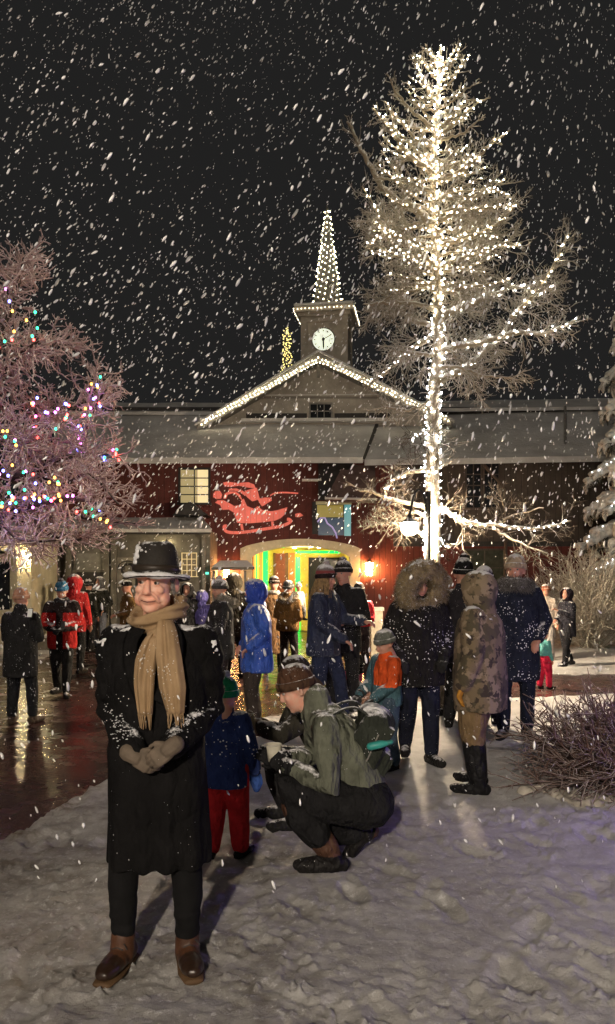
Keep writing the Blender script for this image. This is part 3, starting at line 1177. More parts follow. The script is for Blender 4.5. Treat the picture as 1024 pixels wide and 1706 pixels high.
def street_lamp(x, y, zl, arm, label, mat, rg=0.12):
    o = tag(empty('street_lamp', (x, y, 0)), label, 'street lamp', 'street lamps')
    zp_ = zl + 0.62
    MB().lathe([(0, 0), (0.11, 0), (0.11, 0.25), (0.065, 0.45), (0.05, 0.8), (0.045, zp_), (0, zp_)], 14).build('post', M_metal, o)
    pts = [(0, 0, zp_ - 0.45), (arm * 0.3, 0, zp_ - 0.02), (arm * 0.7, 0, zp_ - 0.02), (arm, 0, zl + 0.22)]
    MB().tube([tuple(p) for p in spline(pts, 5)], 0.022, 8).build('arm', M_metal, o)
    MB().lathe([(0, zl + 0.24), (0.03, zl + 0.22), (0.05, zl + 0.16), (0.17, zl + 0.09), (0.175, zl + 0.08), (0.04, zl + 0.115), (0, zl + 0.115)], 18, M=Matrix.Translation((arm, 0, 0))).build('shade', M_metal, o)
    MB().ell((arm, 0, zl), (rg, rg, rg * 0.9), n=14).build('globe', mat, o, True)
    return o


lp = P(682, 879, 13.4)
xpost = P(713, 0, 13.4)[0]
street_lamp(xpost, 13.4, lp[2], lp[0] - xpost, 'black street lamp with one glowing globe beside the lit bare tree', M_globe, 0.15)
street_lamp(-1.9, -6.5, 4.6, 0.6, 'black street lamp out on the open snow, away from the lodge', M_globe2, 0.14)

# stone pedestal by the arch
pd = P(627, 1050, 17.0)
pdo = tag(empty('stone_pedestal', (pd[0], 17.0, -0.05)), 'pale square stone pedestal right of the arch, beside the woman in red', 'pedestal')
MB().box((0, 0, 0.50), (0.25, 0.25, 1.0)).build('shaft', M_stone, pdo)
MB().box((0, 0, 1.04), (0.30, 0.30, 0.07)).build('cap', surface('snowy_stone', (0.45, 0.43, 0.38), snow=0.5), pdo)
pl = P(72, 1062, 18.6)
plo = tag(empty('planter_box', (pl[0] + 0.1, 18.0, -0.05)), 'low weathered planter box against the grey wing wall', 'planter')
MB().box((0, 0, 0.17), (0.75, 0.35, 0.34)).build('box', surface('planter_wood', (0.16, 0.14, 0.11)), plo)
MB().box((0, 0, 0.365), (0.72, 0.33, 0.05)).build('snow_cap', M_roofsnow, plo)

# violet garden floodlight just beyond the bush (its glow lies on the snow)
fl = tag(empty('flood_light', (4.15, 5.3, 0)), 'small violet garden floodlight on a spike in the snow', 'flood light')
MB().tube([(0, 0, -.1), (0, 0, .90)], [.012, .012], 8).build('spike', M_metal, fl)
MB().lathe([(0, -.07), (.03, -.07), (.07, .05), (.066, .05), (0, .03)], 16, M=Matrix.Translation((0, 0, .95)) @ Matrix.Rotation(R(-100), 4, 'Y')).build('housing', M_metal, fl)
MB().lathe([(0, .046), (.064, .046), (.05, .056), (0, .060)], 16, M=Matrix.Translation((0, 0, .95)) @ Matrix.Rotation(R(-100), 4, 'Y')).build('lens', glow('violet_lens', (.34, .22, 1.0), 620), fl)

# ================================================================ TREES
def frosted(name, bark, snow, lo=0.05, hi=0.55, snowcol=(0.78, 0.76, 0.74)):
    """bark carrying frost and snow on its upper side"""
    t = NT(name)
    n = t.noise(9, 4, 0.65)
    k = t.math('ADD', t.nz(), t.math('MULTIPLY', t.math('SUBTRACT', n, 0.5), 1.4))
    k = t.math('MULTIPLY', t.ramp(t.math('MULTIPLY_ADD', k, 0.5, ), [(lo, 0.0), (hi, 1.0)]), snow) if False else t.math('MULTIPLY', t.ramp(k, [(lo, 0.0), (hi, 1.0)]), snow)
    c = t.mix(k, bark, snowcol)
    setc(t.b.inputs['Base Color'], t.t, c)
    t.b.inputs['Roughness'].default_value = 0.85
    return t.m


def smooth_path(pts, seg):
    """resample a polyline as a smooth curve"""
    return [np.array(p) for p in spline([np.array(p, float) for p in pts], seg)]


class Twigs:
    """fast 3-sided tapered tubes gathered in one mesh"""

    def __init__(self, sides=3):
        self.v, self.f, self.n, self.s = [], [], 0, sides

    def add(self, pts, r0, r1):
        pts = np.asarray(pts)
        k, s = len(pts), self.s
        t = np.gradient(pts, axis=0)
        t /= np.linalg.norm(t, axis=1)[:, None] + 1e-9
        ref = np.where(np.abs(t[:, 2:3]) > 0.9, np.array([[1.0, 0, 0]]), np.array([[0, 0, 1.0]]))
        a = np.cross(t, ref)
        a /= np.linalg.norm(a, axis=1)[:, None] + 1e-9
        b = np.cross(t, a)
        r = np.linspace(r0, r1, k)[:, None]
        ring = []
        for j in range(s):
            an = 2 * math.pi * j / s + math.pi / 2
            ring.append(pts + a * r * math.cos(an) + b * r * math.sin(an))
        V = np.stack(ring, 1).reshape(-1, 3)
        n = self.n
        for i in range(k - 1):
            for j in range(s):
                j2 = (j + 1) % s
                self.f.append((n + i * s + j, n + i * s + j2, n + (i + 1) * s + j2, n + (i + 1) * s + j))
        self.v.append(V)
        self.n += len(V)

    def build(self, name, mats, parent, kind='stuff', off=(0, 0, 0)):
        me = bpy.data.meshes.new(name)
        v = np.vstack(self.v) - np.array(off)
        me.from_pydata(v.tolist(), [], self.f)
        me.polygons.foreach_set('use_smooth', [True] * len(me.polygons))
        me.update()
        o = link_mesh(name, me, mats, parent)
        if kind:
            o['kind'] = kind
        return o


def rvec(rg):
    v = rg.normal(size=3)
    return v / np.linalg.norm(v)


def grow(tw, rg, base, d, length, r, level, P_):
    """a twig that wanders, and its side twigs"""
    nseg = max(3, int(length / P_['seg']))
    p = np.array(base, float)
    d = d / np.linalg.norm(d)
    pts = [p.copy()]
    dirs = [d.copy()]
    for i in range(nseg):
        d = d + rvec(rg) * P_['wander'] + np.array((0, 0, P_['up'])) * (1.0 if level else 0.5)
        d /= np.linalg.norm(d)
        p = p + d * (length / nseg)
        pts.append(p.copy())
        dirs.append(d.copy())
    tw.add(pts, r, r * 0.55 if level < P_['levels'] else r * 0.4)
    if level < P_['levels']:
        nch = max(2, int(round(length * P_['dens'][level] * rg.uniform(0.8, 1.2))))
        for k in range(nch):
            u = rg.uniform(0.15, 1.0)
            i = min(int(u * nseg), nseg - 1)
            f = u * nseg - i
            q = pts[i] * (1 - f) + pts[i + 1] * f
            dd = dirs[i] * rg.uniform(0.5, 1.0) + rvec(rg) * 0.75
            grow(tw, rg, q, dd, length * rg.uniform(*P_['ratio']) * (1.1 - 0.5 * u), max(r * 0.72, P_['rmin']), level + 1, P_)


# ---- light bulbs: one mesh per colour, each bulb an object of its own
def bulb_mesh(name, mat, r):
    m = MB()
    m.ell((0, 0, 0), (r, r, r * 1.15), n=6)
    me = m.mesh(name)
    me.materials.append(mat)
    me.polygons.foreach_set('use_smooth', [True] * len(me.polygons))
    return me


BW = bulb_mesh('warm_bulb', glow('warm_bulb', (1.0, 0.89, 0.66), 100), 0.0086)
BB = bulb_mesh('lodge_bulb', glow('lodge_bulb', (1.0, 0.84, 0.54), 34), 0.0125)
BS = bulb_mesh('spruce_bulb', glow('spruce_bulb', (0.95, 0.95, 1.0), 14), 0.011)
BC = bulb_mesh('cool_bulb', glow('cool_bulb', (0.98, 0.95, 0.92), 105), 0.0086)
BY = bulb_mesh('yellow_bulb', glow('yellow_bulb', (1.0, 0.82, 0.30), 1.6), 0.024)
COL = [bulb_mesh(n + '_bulb', glow(n + '_bulb', c, s), 0.0155) for n, c, s in (
    ('red', (1.0, 0.06, 0.05), 11), ('green', (0.03, 0.80, 0.32), 6), ('blue', (0.13, 0.15, 1.0), 17), ('amber', (1.0, 0.42, 0.06), 7), ('pink', (0.80, 0.15, 0.75), 9))]
M_wire = surface('wire', (0.03, 0.035, 0.03), rough=0.6)


def light_string(label, pts, meshes, group, jit=0.0, rg=None, wire=True, cap=100):
    """a string of bulbs at pts (in order along its wire)"""
    rg = rg or np.random.default_rng(len(pts))
    pts = [np.array(p) for p in pts]
    if jit:
        pts = [p + rg.normal(size=3) * jit for p in pts]
    base = pts[0]
    o = tag(empty('string_lights', tuple(base)), label, 'string lights', group)
    order = sorted(range(len(pts)), key=lambda i: pts[i][1])
    rest = MB()
    restm = None
    for k, i in enumerate(order):
        ms = meshes[int(rg.integers(len(meshes)))] if len(meshes) > 1 else meshes[0]
        if k < cap:
            b = bpy.data.objects.new('bulb', ms)
            C.objects.link(b)
            b.parent = o
            b.location = tuple(pts[i] - base)
        else:
            restm = ms
            v = coords(ms)
            rest.add(v + (pts[i] - base), [tuple(p.vertices) for p in ms.polygons])
    if rest.n:
        r_ = rest.build('far_bulbs', restm.materials[0], o, True)
        r_['kind'] = 'stuff'
    if wire and len(pts) > 1:
        tw = Twigs(3)
        tw.add([p - base + np.array((0, 0.012, 0)) for p in pts], 0.004, 0.004)
        tw.build('wire', M_wire, o, None)
    return o


def along(path, step, off=0.0, phase=0.0):
    """points every step along a path, offset to its upper/front side in a slow twist"""
    path = np.array(path)
    seg = np.linalg.norm(np.diff(path, axis=0), axis=1)
    cum = np.concatenate([[0], np.cumsum(seg)])
    out = []
    s = step * 0.5
    k = 0
    while s < cum[-1]:
        q = np.array([np.interp(s, cum, path[:, a]) for a in range(3)])
        r = off(s / cum[-1]) if callable(off) else off
        a = phase + k * 2.4
        q = q + r * np.array((0.3 * math.cos(a), -0.7 - 0.3 * math.sin(a), 0.75 * math.sin(a)))
        out.append(q)
        s += step
        k += 1
    return out


# ---- the tall bare tree full of white lights
TD = 14.0
rg = np.random.default_rng(11)
btree = tag(empty('bare_tree', tuple(P(718, 1118, TD))), 'tall leafless snow frosted tree wrapped in white lights, right of the clock tower', 'tree')
boff = np.array(btree.location)
M_bark = frosted('frosted_bark', (0.30, 0.24, 0.16), 0.9, -0.6, 0.7, (0.72, 0.70, 0.66))
M_twig = frosted('frosted_twigs', (0.30, 0.25, 0.18), 0.95, -0.9, 0.3, (0.80, 0.77, 0.72))


def tp(px, py, dd=0.0):
    return P(px, py, TD + dd) if dd == 0 else P(px, py, TD) + np.array((0, dd, 0))


trunk_pts = [tp(718, 1135), tp(719, 1050), tp(720, 933), tp(721, 868), tp(720, 803), tp(721, 717), tp(723, 643), tp(730, 587), tp(729, 520), tp(728, 470), tp(724, 408), tp(720, 347), tp(722, 290), tp(724, 224), tp(728, 162), tp(734, 78)]
trunk = smooth_path(trunk_pts, 5)
m = MB()
rr_ = [0.165 - 0.142 * (i / (len(trunk) - 1)) ** 0.9 for i in range(len(trunk))]
m.tube([p - boff for p in trunk], [max(r, 0.02) for r in rr_], 14)
me = m.mesh('trunk')
wrinkle(me, 0.02, 5, 3, (1, 1, .4))
link_mesh('trunk', me, M_bark, btree, True)
# (points in px, depth swing, start radius, lit?, label fragment)
LIMBS = [
    # left side, from the bottom
    ([(720, 848), (690, 835), (655, 822), (625, 808), (602, 800)], 1.6, .055, 0, ''),
    ([(720, 870), (700, 850), (680, 852), (650, 862), (618, 870)], 2.0, .045, 0, ''),
    ([(720, 905), (695, 880), (668, 868), (640, 848)], 1.4, .04, 0, ''),
    ([(719, 782), (698, 781), (672, 788), (652, 803), (646, 826)], 0.9, .05, 1, 'along the drooping low left branch beside the street lamp'),
    ([(720, 716), (702, 722), (685, 733), (680, 748)], -0.5, .03, 1, 'on the stubby left branch in front of the gable foot'),
    ([(722, 664), (690, 678), (645, 668)], 0.5, .04, 0, ''),
    ([(725, 594), (675, 595), (640, 602)], -0.6, .04, 0, ''),
    ([(728, 556), (697, 572), (668, 590), (645, 612), (622, 620)], 0.6, .06, 1, 'sloping down the left branch level with the clock'),
    ([(729, 545), (690, 520), (655, 470), (636, 443)], 1.2, .06, 0, ''),
    ([(728, 518), (683, 516), (638, 527), (600, 540)], -1.0, .05, 0, ''),
    ([(727, 478), (685, 466), (650, 480), (615, 505)], 0.9, .045, 0, ''),
    ([(726, 447), (695, 425), (654, 406), (634, 408), (605, 434)], -0.5, .075, 1, 'along the arched left branch beside the spire'),
    ([(654, 406), (632, 394), (624, 372), (600, 345)], -0.7, .03, 1, 'on the small upright twig near the spire tip'),
    ([(720, 374), (695, 347), (662, 326), (638, 298), (617, 257), (597, 216), (584, 176)], 0.5, .085, 0, ''),
    ([(721, 322), (690, 320), (650, 322), (620, 330)], -0.7, .045, 0, ''),
    ([(722, 291), (683, 269), (658, 244), (638, 224), (617, 210)], -0.5, .065, 1, 'climbing the upper left branch toward the sky'),
    ([(720, 300), (708, 240), (700, 205), (665, 178), (645, 158)], 0.4, .05, 0, ''),
    ([(722, 246), (690, 226), (662, 198), (642, 178)], 0.7, .04, 0, ''),
    ([(725, 215), (690, 196), (662, 172), (640, 140)], -0.3, .04, 0, ''),
    ([(727, 175), (710, 155), (697, 128), (688, 110)], -0.2, .03, 1, 'on the short left shoot near the treetop'),
    ([(729, 130), (718, 108), (704, 92), (696, 82)], 0.2, .022, 1, 'on the topmost left shoot of the tree'),
    # right side
    ([(730, 128), (748, 112), (758, 105), (762, 88)], -0.2, .022, 1, 'on the topmost right shoot of the tree'),
    ([(728, 190), (745, 178), (768, 165), (782, 140)], 0.4, .03, 1, 'on the second right shoot below the treetop'),
    ([(726, 220), (752, 202), (778, 182), (798, 192)], -0.4, .03, 0, ''),
    ([(724, 240), (752, 216), (778, 196), (806, 190)], -0.5, .035, 1, 'on the upper right branch a little below the treetop'),
    ([(722, 292), (753, 268), (782, 252), (812, 246)], 0.5, .045, 1, 'on the upper right branch with an almost level tip'),
    ([(722, 304), (765, 294), (800, 272), (832, 254)], -0.7, .05, 1, 'on the upper right branch with an upswept tip'),
    ([(722, 332), (782, 318), (828, 298), (868, 304)], 0.6, .055, 1, 'on the long fine right branch above mid height'),
    ([(722, 376), (757, 360), (806, 362), (848, 364)], -0.5, .05, 1, 'on the level right branch at mid height'),
    ([(722, 386), (785, 376), (822, 378), (846, 366)], 0.7, .045, 1, 'on the thin right branch just under the level one'),
    ([(725, 412), (773, 404), (815, 396), (842, 372)], -0.7, .055, 1, 'on the right branch rising at mid height'),
    ([(727, 446), (777, 425), (827, 408), (876, 394)], 0.3, .065, 1, 'on the thick right branch rising past mid height'),
    ([(728, 470), (770, 478), (800, 462)], 1.0, .04, 0, ''),
    ([(730, 528), (765, 511), (806, 493), (855, 470), (900, 462)], 0.4, .08, 1, 'on the long rising right branch above clock height'),
    ([(866, 515), (888, 490), (912, 454), (932, 410)], -0.5, .045, 1, 'on the steep outermost right fork'),
    ([(852, 528), (880, 502), (912, 478), (940, 460)], 0.3, .04, 1, 'on the lower outermost right fork'),
    ([(728, 592), (752, 582), (810, 574), (850, 565), (892, 569), (940, 553)], -0.6, .08, 1, 'along the long level right branch at clock height'),
    ([(726, 636), (775, 613), (805, 586), (840, 556), (866, 515), (884, 498)], 0.5, .085, 1, 'along the thick diagonal right branch from above the roof'),
    ([(727, 560), (748, 562), (765, 575), (790, 600), (820, 640)], 1.0, .04, 0, ''),
    ([(726, 612), (760, 620), (790, 640), (830, 652)], -0.9, .04, 0, ''),
    ([(722, 852), (738, 850), (755, 860), (775, 873), (822, 878), (862, 884), (897, 880), (925, 874)], -0.8, .06, 1, 'along the lowest right branch over the crowd'),
    ([(822, 878), (850, 860), (892, 850)], -0.5, .03, 0, ''),
    ([(822, 880), (850, 905), (882, 925)], -1.0, .03, 0, ''),
    ([(722, 885), (738, 900), (758, 912)], 0.6, .04, 1, 'on the stub of a right branch under the lowest one'),
]
FINE = {}
rl = np.random.default_rng(99)
for i in range(58):
    py = 96 + 400 * ((i + rl.uniform(0, .9)) / 58) ** 0.95
    sd = 1 if i % 2 else -1
    w_ = np.interp(py, [90, 130, 180, 250, 330, 420, 500], [24, 40, 66, 92, 112, 128, 105] if sd < 0 else [24, 44, 64, 86, 118, 142, 120]) * rl.uniform(.6, 1.0)
    x0 = np.interp(py, [78, 162, 224, 290, 347, 408, 470, 520], [734, 728, 724, 722, 720, 724, 728, 729])
    ri_ = w_ * np.interp(py, [90, 250, 400, 500], [.85, .5, .25, .05]) * rl.uniform(.7, 1.3)
    band = ('at the treetop' if py < 165 else 'in the upper crown' if py < 255 else 'in the middle crown' if py < 345 else 'around spire tip height' if py < 425 else 'just above clock height')
    LIMBS.append(([(x0, py), (x0 + sd * w_ * .35, py - ri_ * .18 + rl.normal() * 3), (x0 + sd * w_ * .7, py - ri_ * .55 + rl.normal() * 4), (x0 + sd * w_, py - ri_)],
                  rl.uniform(-1, 1) * w_ * .009, .026 if py < 200 else .034, 2 if rl.uniform() < .8 else 0, '%s branches %s' % ('left' if sd < 0 else 'right', band)))
tw = Twigs(3)
tw_low = Twigs(3)
limbs_done = []
for (pts, sw, r0, lit, lab) in LIMBS:
    n = len(pts)
    start_on_trunk = abs(pts[0][0] - 724) < 14
    w = [tp(px, py) + np.array((0, sw * (i / (n - 1)) ** 1.0 + (0 if start_on_trunk else -0.25 * 0), 0)) for i, (px, py) in enumerate(pts)]
    path = smooth_path(w, 6)
    for i in range(1, len(path)):
        path[i] = path[i] + rg.normal(size=3) * 0.012
    m = MB()
    k = len(path)
    m.tube([p - boff for p in path], [max(0.012, r0 * (1 - 0.72 * i / (k - 1))) for i in range(k)], 7)
    m.build('limb', M_bark, btree, True)
    limbs_done.append((path, r0, lit, lab, pts))
    L = sum(np.linalg.norm(path[i + 1] - path[i]) for i in range(k - 1))
    low = np.mean([p[1] for p in pts])
    PR = dict(seg=0.09, wander=0.20, up=0.03 if low < 420 else -0.02, levels=3, dens=(9, 10, 9), ratio=(0.45, 0.72), rmin=0.0035)
    if low > 760:
        PR['up'] = 0.01
    lampp = np.array(lp)
    nb = int(L * (7 if low > 760 else 7 if lit == 2 else 17 if 430 < low < 760 else 12 if low > 330 else 9)) + 3
    for q in range(nb):
        u = rg.uniform(0.08, 1.0)
        i = min(int(u * (k - 1)), k - 2)
        base = path[i] + (path[i + 1] - path[i]) * rg.uniform()
        t_ = path[min(i + 1, k - 1)] - path[i]
        t_ /= np.linalg.norm(t_)
        if np.linalg.norm(base - lampp) < 1.0 and rg.uniform() < .75:
            continue
        dd = t_ * rg.uniform(0.4, 1.1) + rvec(rg) * np.array((0.8, 0.9, 0.8)) + np.array((0, 0, 0.1 if low < 420 else -0.12))
        grow(tw_low if low > 700 else tw, rg, base, dd, rg.uniform(0.30, 0.72) * (1.08 - .5 * u) * (1.0 if low > 330 else 0.42 if low < 230 else 0.65), 0.010, 1, PR)
for q in range(90):      # twigs straight off the upper trunk
    u = rg.uniform(0.28, 0.99)
    i = int(u * (len(trunk) - 2))
    a = rg.uniform(0, 2 * math.pi)
    grow(tw, rg, trunk[i], np.array((math.cos(a), math.sin(a), rg.uniform(0.2, 0.7))), rg.uniform(0.2, 0.75) * (1.2 - u), 0.010, 1,
         dict(seg=0.09, wander=0.16, up=0.05, levels=3, dens=(9, 9, 8), ratio=(0.45, 0.7), rmin=0.0035))
tw.build('twigs', M_twig, btree, 'stuff', boff)
tw_low.build('low_twigs', frosted('dimmed_low_twigs', (0.10, 0.075, 0.05), 0.9, 0.0, 0.9, (0.50, 0.48, 0.45)), btree, 'stuff', boff)  # darker copy of the twig colour, offsets the street lamp's glare

GS = 'white lights on the tall bare tree'
for (path, r0, lit, lab, pts) in limbs_done:
    if lit == 2:
        FINE.setdefault(lab, []).extend(along(path, 0.115, lambda s, r0=r0: r0 * (1 - .6 * s) + 0.010))
    elif lit:
        hi = np.mean([p[1] for p in pts]) < 480
        light_string(('warm' if hi else 'cool') + ' white light string ' + lab, along(path, 0.085, lambda s, r0=r0: r0 * (1 - .6 * s) + 0.015), [BW if hi else BC], GS, 0.012)
BF = bulb_mesh('fine_bulb', glow('fine_bulb', (1.0, 0.90, 0.68), 105), 0.0068)
for lab, pts in FINE.items():
    light_string('fine warm white lights strung over the many small ' + lab, pts, [BF], GS, 0.012, wire=False)
# three strings wound round the trunk
tarr = np.array(trunk)
seg = np.linalg.norm(np.diff(tarr, axis=0), axis=1)
cum = np.concatenate([[0], np.cumsum(seg)])


def wind(z0, z1, n, turns):
    out = []
    for i in range(n):
        s = i / (n - 1)
        z = z0 + (z1 - z0) * s
        x = np.interp(z, tarr[:, 2], tarr[:, 0])
        y = np.interp(z, tarr[:, 2], tarr[:, 1])
        r = np.interp(z, tarr[:, 2], rr_) + 0.03
        a = s * turns * 2 * math.pi + rg.normal() * .35
        out.append(np.array((x + r * math.cos(a), y + r * math.sin(a), z + rg.normal() * 0.05)))
    return out


def zpx(py):
    return tp(0, py)[2]


light_string('cool white light string wound densely round the trunk from lamp height to the roof edge', wind(zpx(930), zpx(735), 120, 15), [BC], GS)
light_string('cool white light string wound round the trunk between the roof and the clock', wind(zpx(735), zpx(540), 110, 14), [BC], GS)
light_string('warm white light string wound round the middle of the trunk beside the spire', wind(zpx(540), zpx(330), 105, 13), [BW], GS)
light_string('warm white light string wound round the thin top of the trunk', wind(zpx(330), zpx(80), 110, 15), [BW], GS)

# ---- strings on the building
GB = 'white lights on the lodge and its tower'
for q, s in ((la, 'left'), (ra, 'right')):
    pts = []
    for row in (0, 1):
        for i in range(38):
            u = (i + 0.5 * row) / 38
            p = ap * (1 - u) + q * u
            pts.append(p + np.array((0, -0.49, 0.085 - 0.10 * row)))
    light_string('double row of warm white lights along the %s slope of the gable' % s, pts, [BB], GB, 0.012, wire=False)
sp = []
Mt = tower.matrix_basis.copy() if False else Matrix.LocRotScale(tower.location, tower.rotation_euler, None)
for k in range(14):
    n_ = 18
    for i in range(n_):
        u = (i + (k % 2) * 0.5) / n_
        z = SP0 + 0.06 + (SP1 - SP0 - 0.05) * u
        r = np.interp(u, [0, .28, .55, 1], [0.50, 0.36, 0.22, 0.03]) + 0.03
        if u > 0.6 and k % 2:
            continue
        a = 2 * math.pi * k / 14 + u * 1.5
        sp.append(np.array(Mt @ Vector((r * math.cos(a), r * math.sin(a), z))))
light_string('net of warm white lights wrapped over the whole spire', sp, [BB], GB, 0.012, wire=False)
co = []
for i in range(16):
    co.append(np.array(Mt @ Vector((-0.95 + 1.9 * i / 15, -0.97, tz(517)))))
for i in range(1, 14):
    co.append(np.array(Mt @ Vector((0.97, -0.95 + 1.9 * i / 13, tz(517)))))
for i in range(1, 14):
    co.append(np.array(Mt @ Vector((-0.97, -0.95 + 1.9 * i / 13, tz(517)))))
light_string('warm white lights round the tower cornice above the clock', co, [bulb_mesh('cornice_bulb', glow('cornice_bulb', (1.0, 0.86, 0.60), 9), 0.013)], GB, 0.008, wire=False)

# ---- conifer behind the lodge, only its lights and dim outline show
KD = 32.0
kt = P(478, 552, KD)
kon = tag(empty('conifer', (kt[0], KD, 0)), 'slim dark conifer with tiny yellow lights behind the gable, left of the tower', 'tree')
tw = Twigs(3)
rgk = np.random.default_rng(5)
for i in range(420):
    u = rgk.uniform() ** 1.2
    z = kt[2] - u * 6.0
    a = rgk.uniform(0, 2 * math.pi)
    L = 0.08 + 0.17 * u * 6.0 * rgk.uniform(0.5, 1)
    b = np.array((0, 0, z))
    e = b + np.array((math.cos(a) * L, math.sin(a) * L, -0.25 * L))
    tw.add([b, (b + e) / 2 + [0, 0, 0.03], e], 0.03, 0.008)
tw.build('crown', frosted('dark_fir', (0.012, 0.018, 0.010), 0.25), kon, None)
MB().tube([(0, 0, 0), (0, 0, kt[2] - 0.1)], [0.14, 0.02], 8).build('trunk', M_trim, kon)
pts = []
for i in range(95):
    u = (i + 0.5) / 95
    z = kt[2] - u * 1.75
    a = i * 2.4
    r = 0.04 + (0.10 if u > .35 else .12 * (u > .1)) + 0.3 * max(0, u - 0.6)
    pts.append(np.array((kt[0] + r * math.cos(a), KD - 0.3 + r * math.sin(a) * .5, z)))
light_string('tiny yellow lights winding up the slim conifer behind the gable', pts, [BY], 'yellow conifer lights', 0.03, wire=False)

# ---- pinkish frosted tree with coloured lights, left
PD = 10.0
rp = np.random.default_rng(23)
ptree = tag(empty('frosted_tree', (P(-75, 0, PD)[0], PD, 0)), 'broad rosy frosted tree hung with red, green and blue lights', 'tree')
poff = np.array(ptree.location)
M_rose = frosted('rosy_frost', (0.44, 0.31, 0.30), 0.97, -1.3, 0.3, (0.90, 0.77, 0.75))
M_rosebark = frosted('rosy_bark', (0.05, 0.035, 0.03), 0.6, 0.2, 0.9, (0.5, 0.42, 0.42))


def pp_(px, py, dd=0.0):
    return P(px, py, PD) + np.array((0, dd, 0))


tr = smooth_path([(poff[0], PD, -0.1), pp_(-78, 1050), pp_(-70, 950), pp_(-66, 850), pp_(-50, 700), pp_(-30, 560), pp_(-5, 440)], 5)
m = MB()
m.tube([np.array(p) - poff for p in tr], [0.24 * (1 - 0.88 * i / (len(tr) - 1)) for i in range(len(tr))], 12)
m.build('trunk', M_rosebark, ptree, True)
PLIMB = [
    ([(-70, 945), (-20, 915), (24, 866), (67, 848), (140, 838), (205, 850)], -0.7, .085),
    ([(-66, 880), (0, 850), (60, 838), (130, 860), (215, 868)], 0.6, .05),
    ([(-66, 850), (-10, 800), (60, 790), (105, 768), (160, 762), (205, 764)], -0.3, .07),
    ([(-60, 790), (0, 717), (40, 735), (76, 751), (95, 778)], -1.1, .05),
    ([(-60, 800), (30, 770), (60, 735), (55, 690), (52, 660)], 0.3, .05),
    ([(20, 800), (90, 790), (125, 755), (138, 690), (165, 632)], 0.4, .055),
    ([(60, 790), (120, 810), (170, 800), (225, 850)], -0.9, .04),
    ([(-50, 700), (0, 650), (60, 610), (100, 600)], -0.8, .05),
    ([(-45, 660), (20, 600), (60, 560), (95, 552)], 0.6, .05),
    ([(-40, 640), (10, 560), (40, 500), (58, 452)], -0.4, .05),
    ([(-30, 560), (5, 500), (20, 450), (30, 422)], 0.3, .04),
    ([(-60, 740), (20, 690), (90, 670), (128, 640), (132, 585)], 0.9, .05),
    ([(-66, 840), (-30, 830), (30, 880), (70, 905), (130, 905)], -0.9, .05),
    ([(0, 850), (60, 880), (110, 900), (150, 880)], 0.3, .04),
    ([(-66, 900), (-100, 820), (-160, 720)], -0.5, .07), ([(-55, 760), (-110, 640), (-150, 560)], 0.4, .06), ([(-40, 620), (-80, 520), (-90, 450)], 0.0, .05),
]
tw = Twigs(3)
for (pts, sw, r0) in PLIMB:
    n = len(pts)
    w = [pp_(px, py, sw * i / (n - 1)) for i, (px, py) in enumerate(pts)]
    path = smooth_path(w, 6)
    k = len(path)
    m = MB()
    m.tube([p - poff for p in path], [max(0.012, r0 * (1 - 0.75 * i / (k - 1))) for i in range(k)], 7)
    m.build('limb', M_rosebark, ptree, True)
    L = sum(np.linalg.norm(path[i + 1] - path[i]) for i in range(k - 1))
    if np.mean([p[0] for p in pts]) < -60:
        nb = int(L * 8)
    else:
        nb = int(L * 26) + 5
    PR = dict(seg=0.05, wander=0.34, up=0.02, levels=3, dens=(9, 12, 10), ratio=(0.40, 0.62), rmin=0.0075)
    for q in range(nb):
        u = rp.uniform(0.12, 1.0)
        i = min(int(u * (k - 1)), k - 2)
        base = path[i] + (path[i + 1] - path[i]) * rp.uniform()
        t_ = path[min(i + 1, k - 1)] - path[i]
        t_ /= np.linalg.norm(t_)
        dd = t_ * rp.uniform(0.2, 0.9) + rvec(rp) * np.array((0.9, 1.0, 0.9))
        grow(tw, rp, base, dd, rp.uniform(0.22, 0.50), 0.014, 1, PR)
tw.build('twigs', M_rose, ptree, 'stuff', poff)
GC = 'coloured lights on the rosy frosted tree'
CS = [
    ('coloured light string down the diagonal limb in the middle of the rosy tree', [(-10, 715), (40, 735), (76, 751), (95, 778)], -1.25, .06, None),
    ('mostly red light string on the short upright shoot of the rosy tree', [(55, 668), (57, 700), (62, 738)], 0.0, .06, [0, 0, 0, 4, 3]),
    ('coloured light string climbing the outer upright limb of the rosy tree', [(167, 628), (150, 650), (158, 668), (135, 690), (130, 720), (125, 758)], 0.1, .05, None),
    ('coloured light string on the lowest dark limb of the rosy tree', [(-10, 905), (20, 868), (45, 858), (67, 846), (100, 842), (145, 838)], -0.75, .045, None),
    ('sparse coloured lights on the upper outer fringe of the rosy tree', [(60, 545), (80, 562), (98, 570), (103, 592), (90, 605)], -0.9, .10, None),
    ('sparse coloured lights crossing the upper part of the rosy tree', [(-10, 560), (15, 545), (10, 525), (25, 510), (45, 505)], -0.6, .12, None),
    ('tight cluster of coloured lights at the tip of the outermost twig over the roof', [(180, 772), (195, 765), (210, 760), (200, 770)], -0.3, .035, [2, 4, 0, 1]),
    ('coloured lights on the low outer twigs of the rosy tree above the wing roof', [(155, 862), (175, 862), (200, 868), (203, 888)], -0.7, .06, [0, 2, 1, 3]),
    ('coloured lights scattered inside the lower crown of the rosy tree', [(35, 830), (60, 845), (75, 835), (110, 845), (130, 850), (138, 840)], -1.0, .07, None),
    ('few coloured lights on the knee of the lower limb of the rosy tree', [(122, 805), (128, 820), (132, 830)], -0.8, .035, [3, 3, 1, 2]),
    ('coloured lights up the left edge of the rosy tree crown', [(-12, 690), (8, 700), (22, 712), (45, 722), (60, 738)], -1.3, .08, [1, 2, 4, 1]),
]
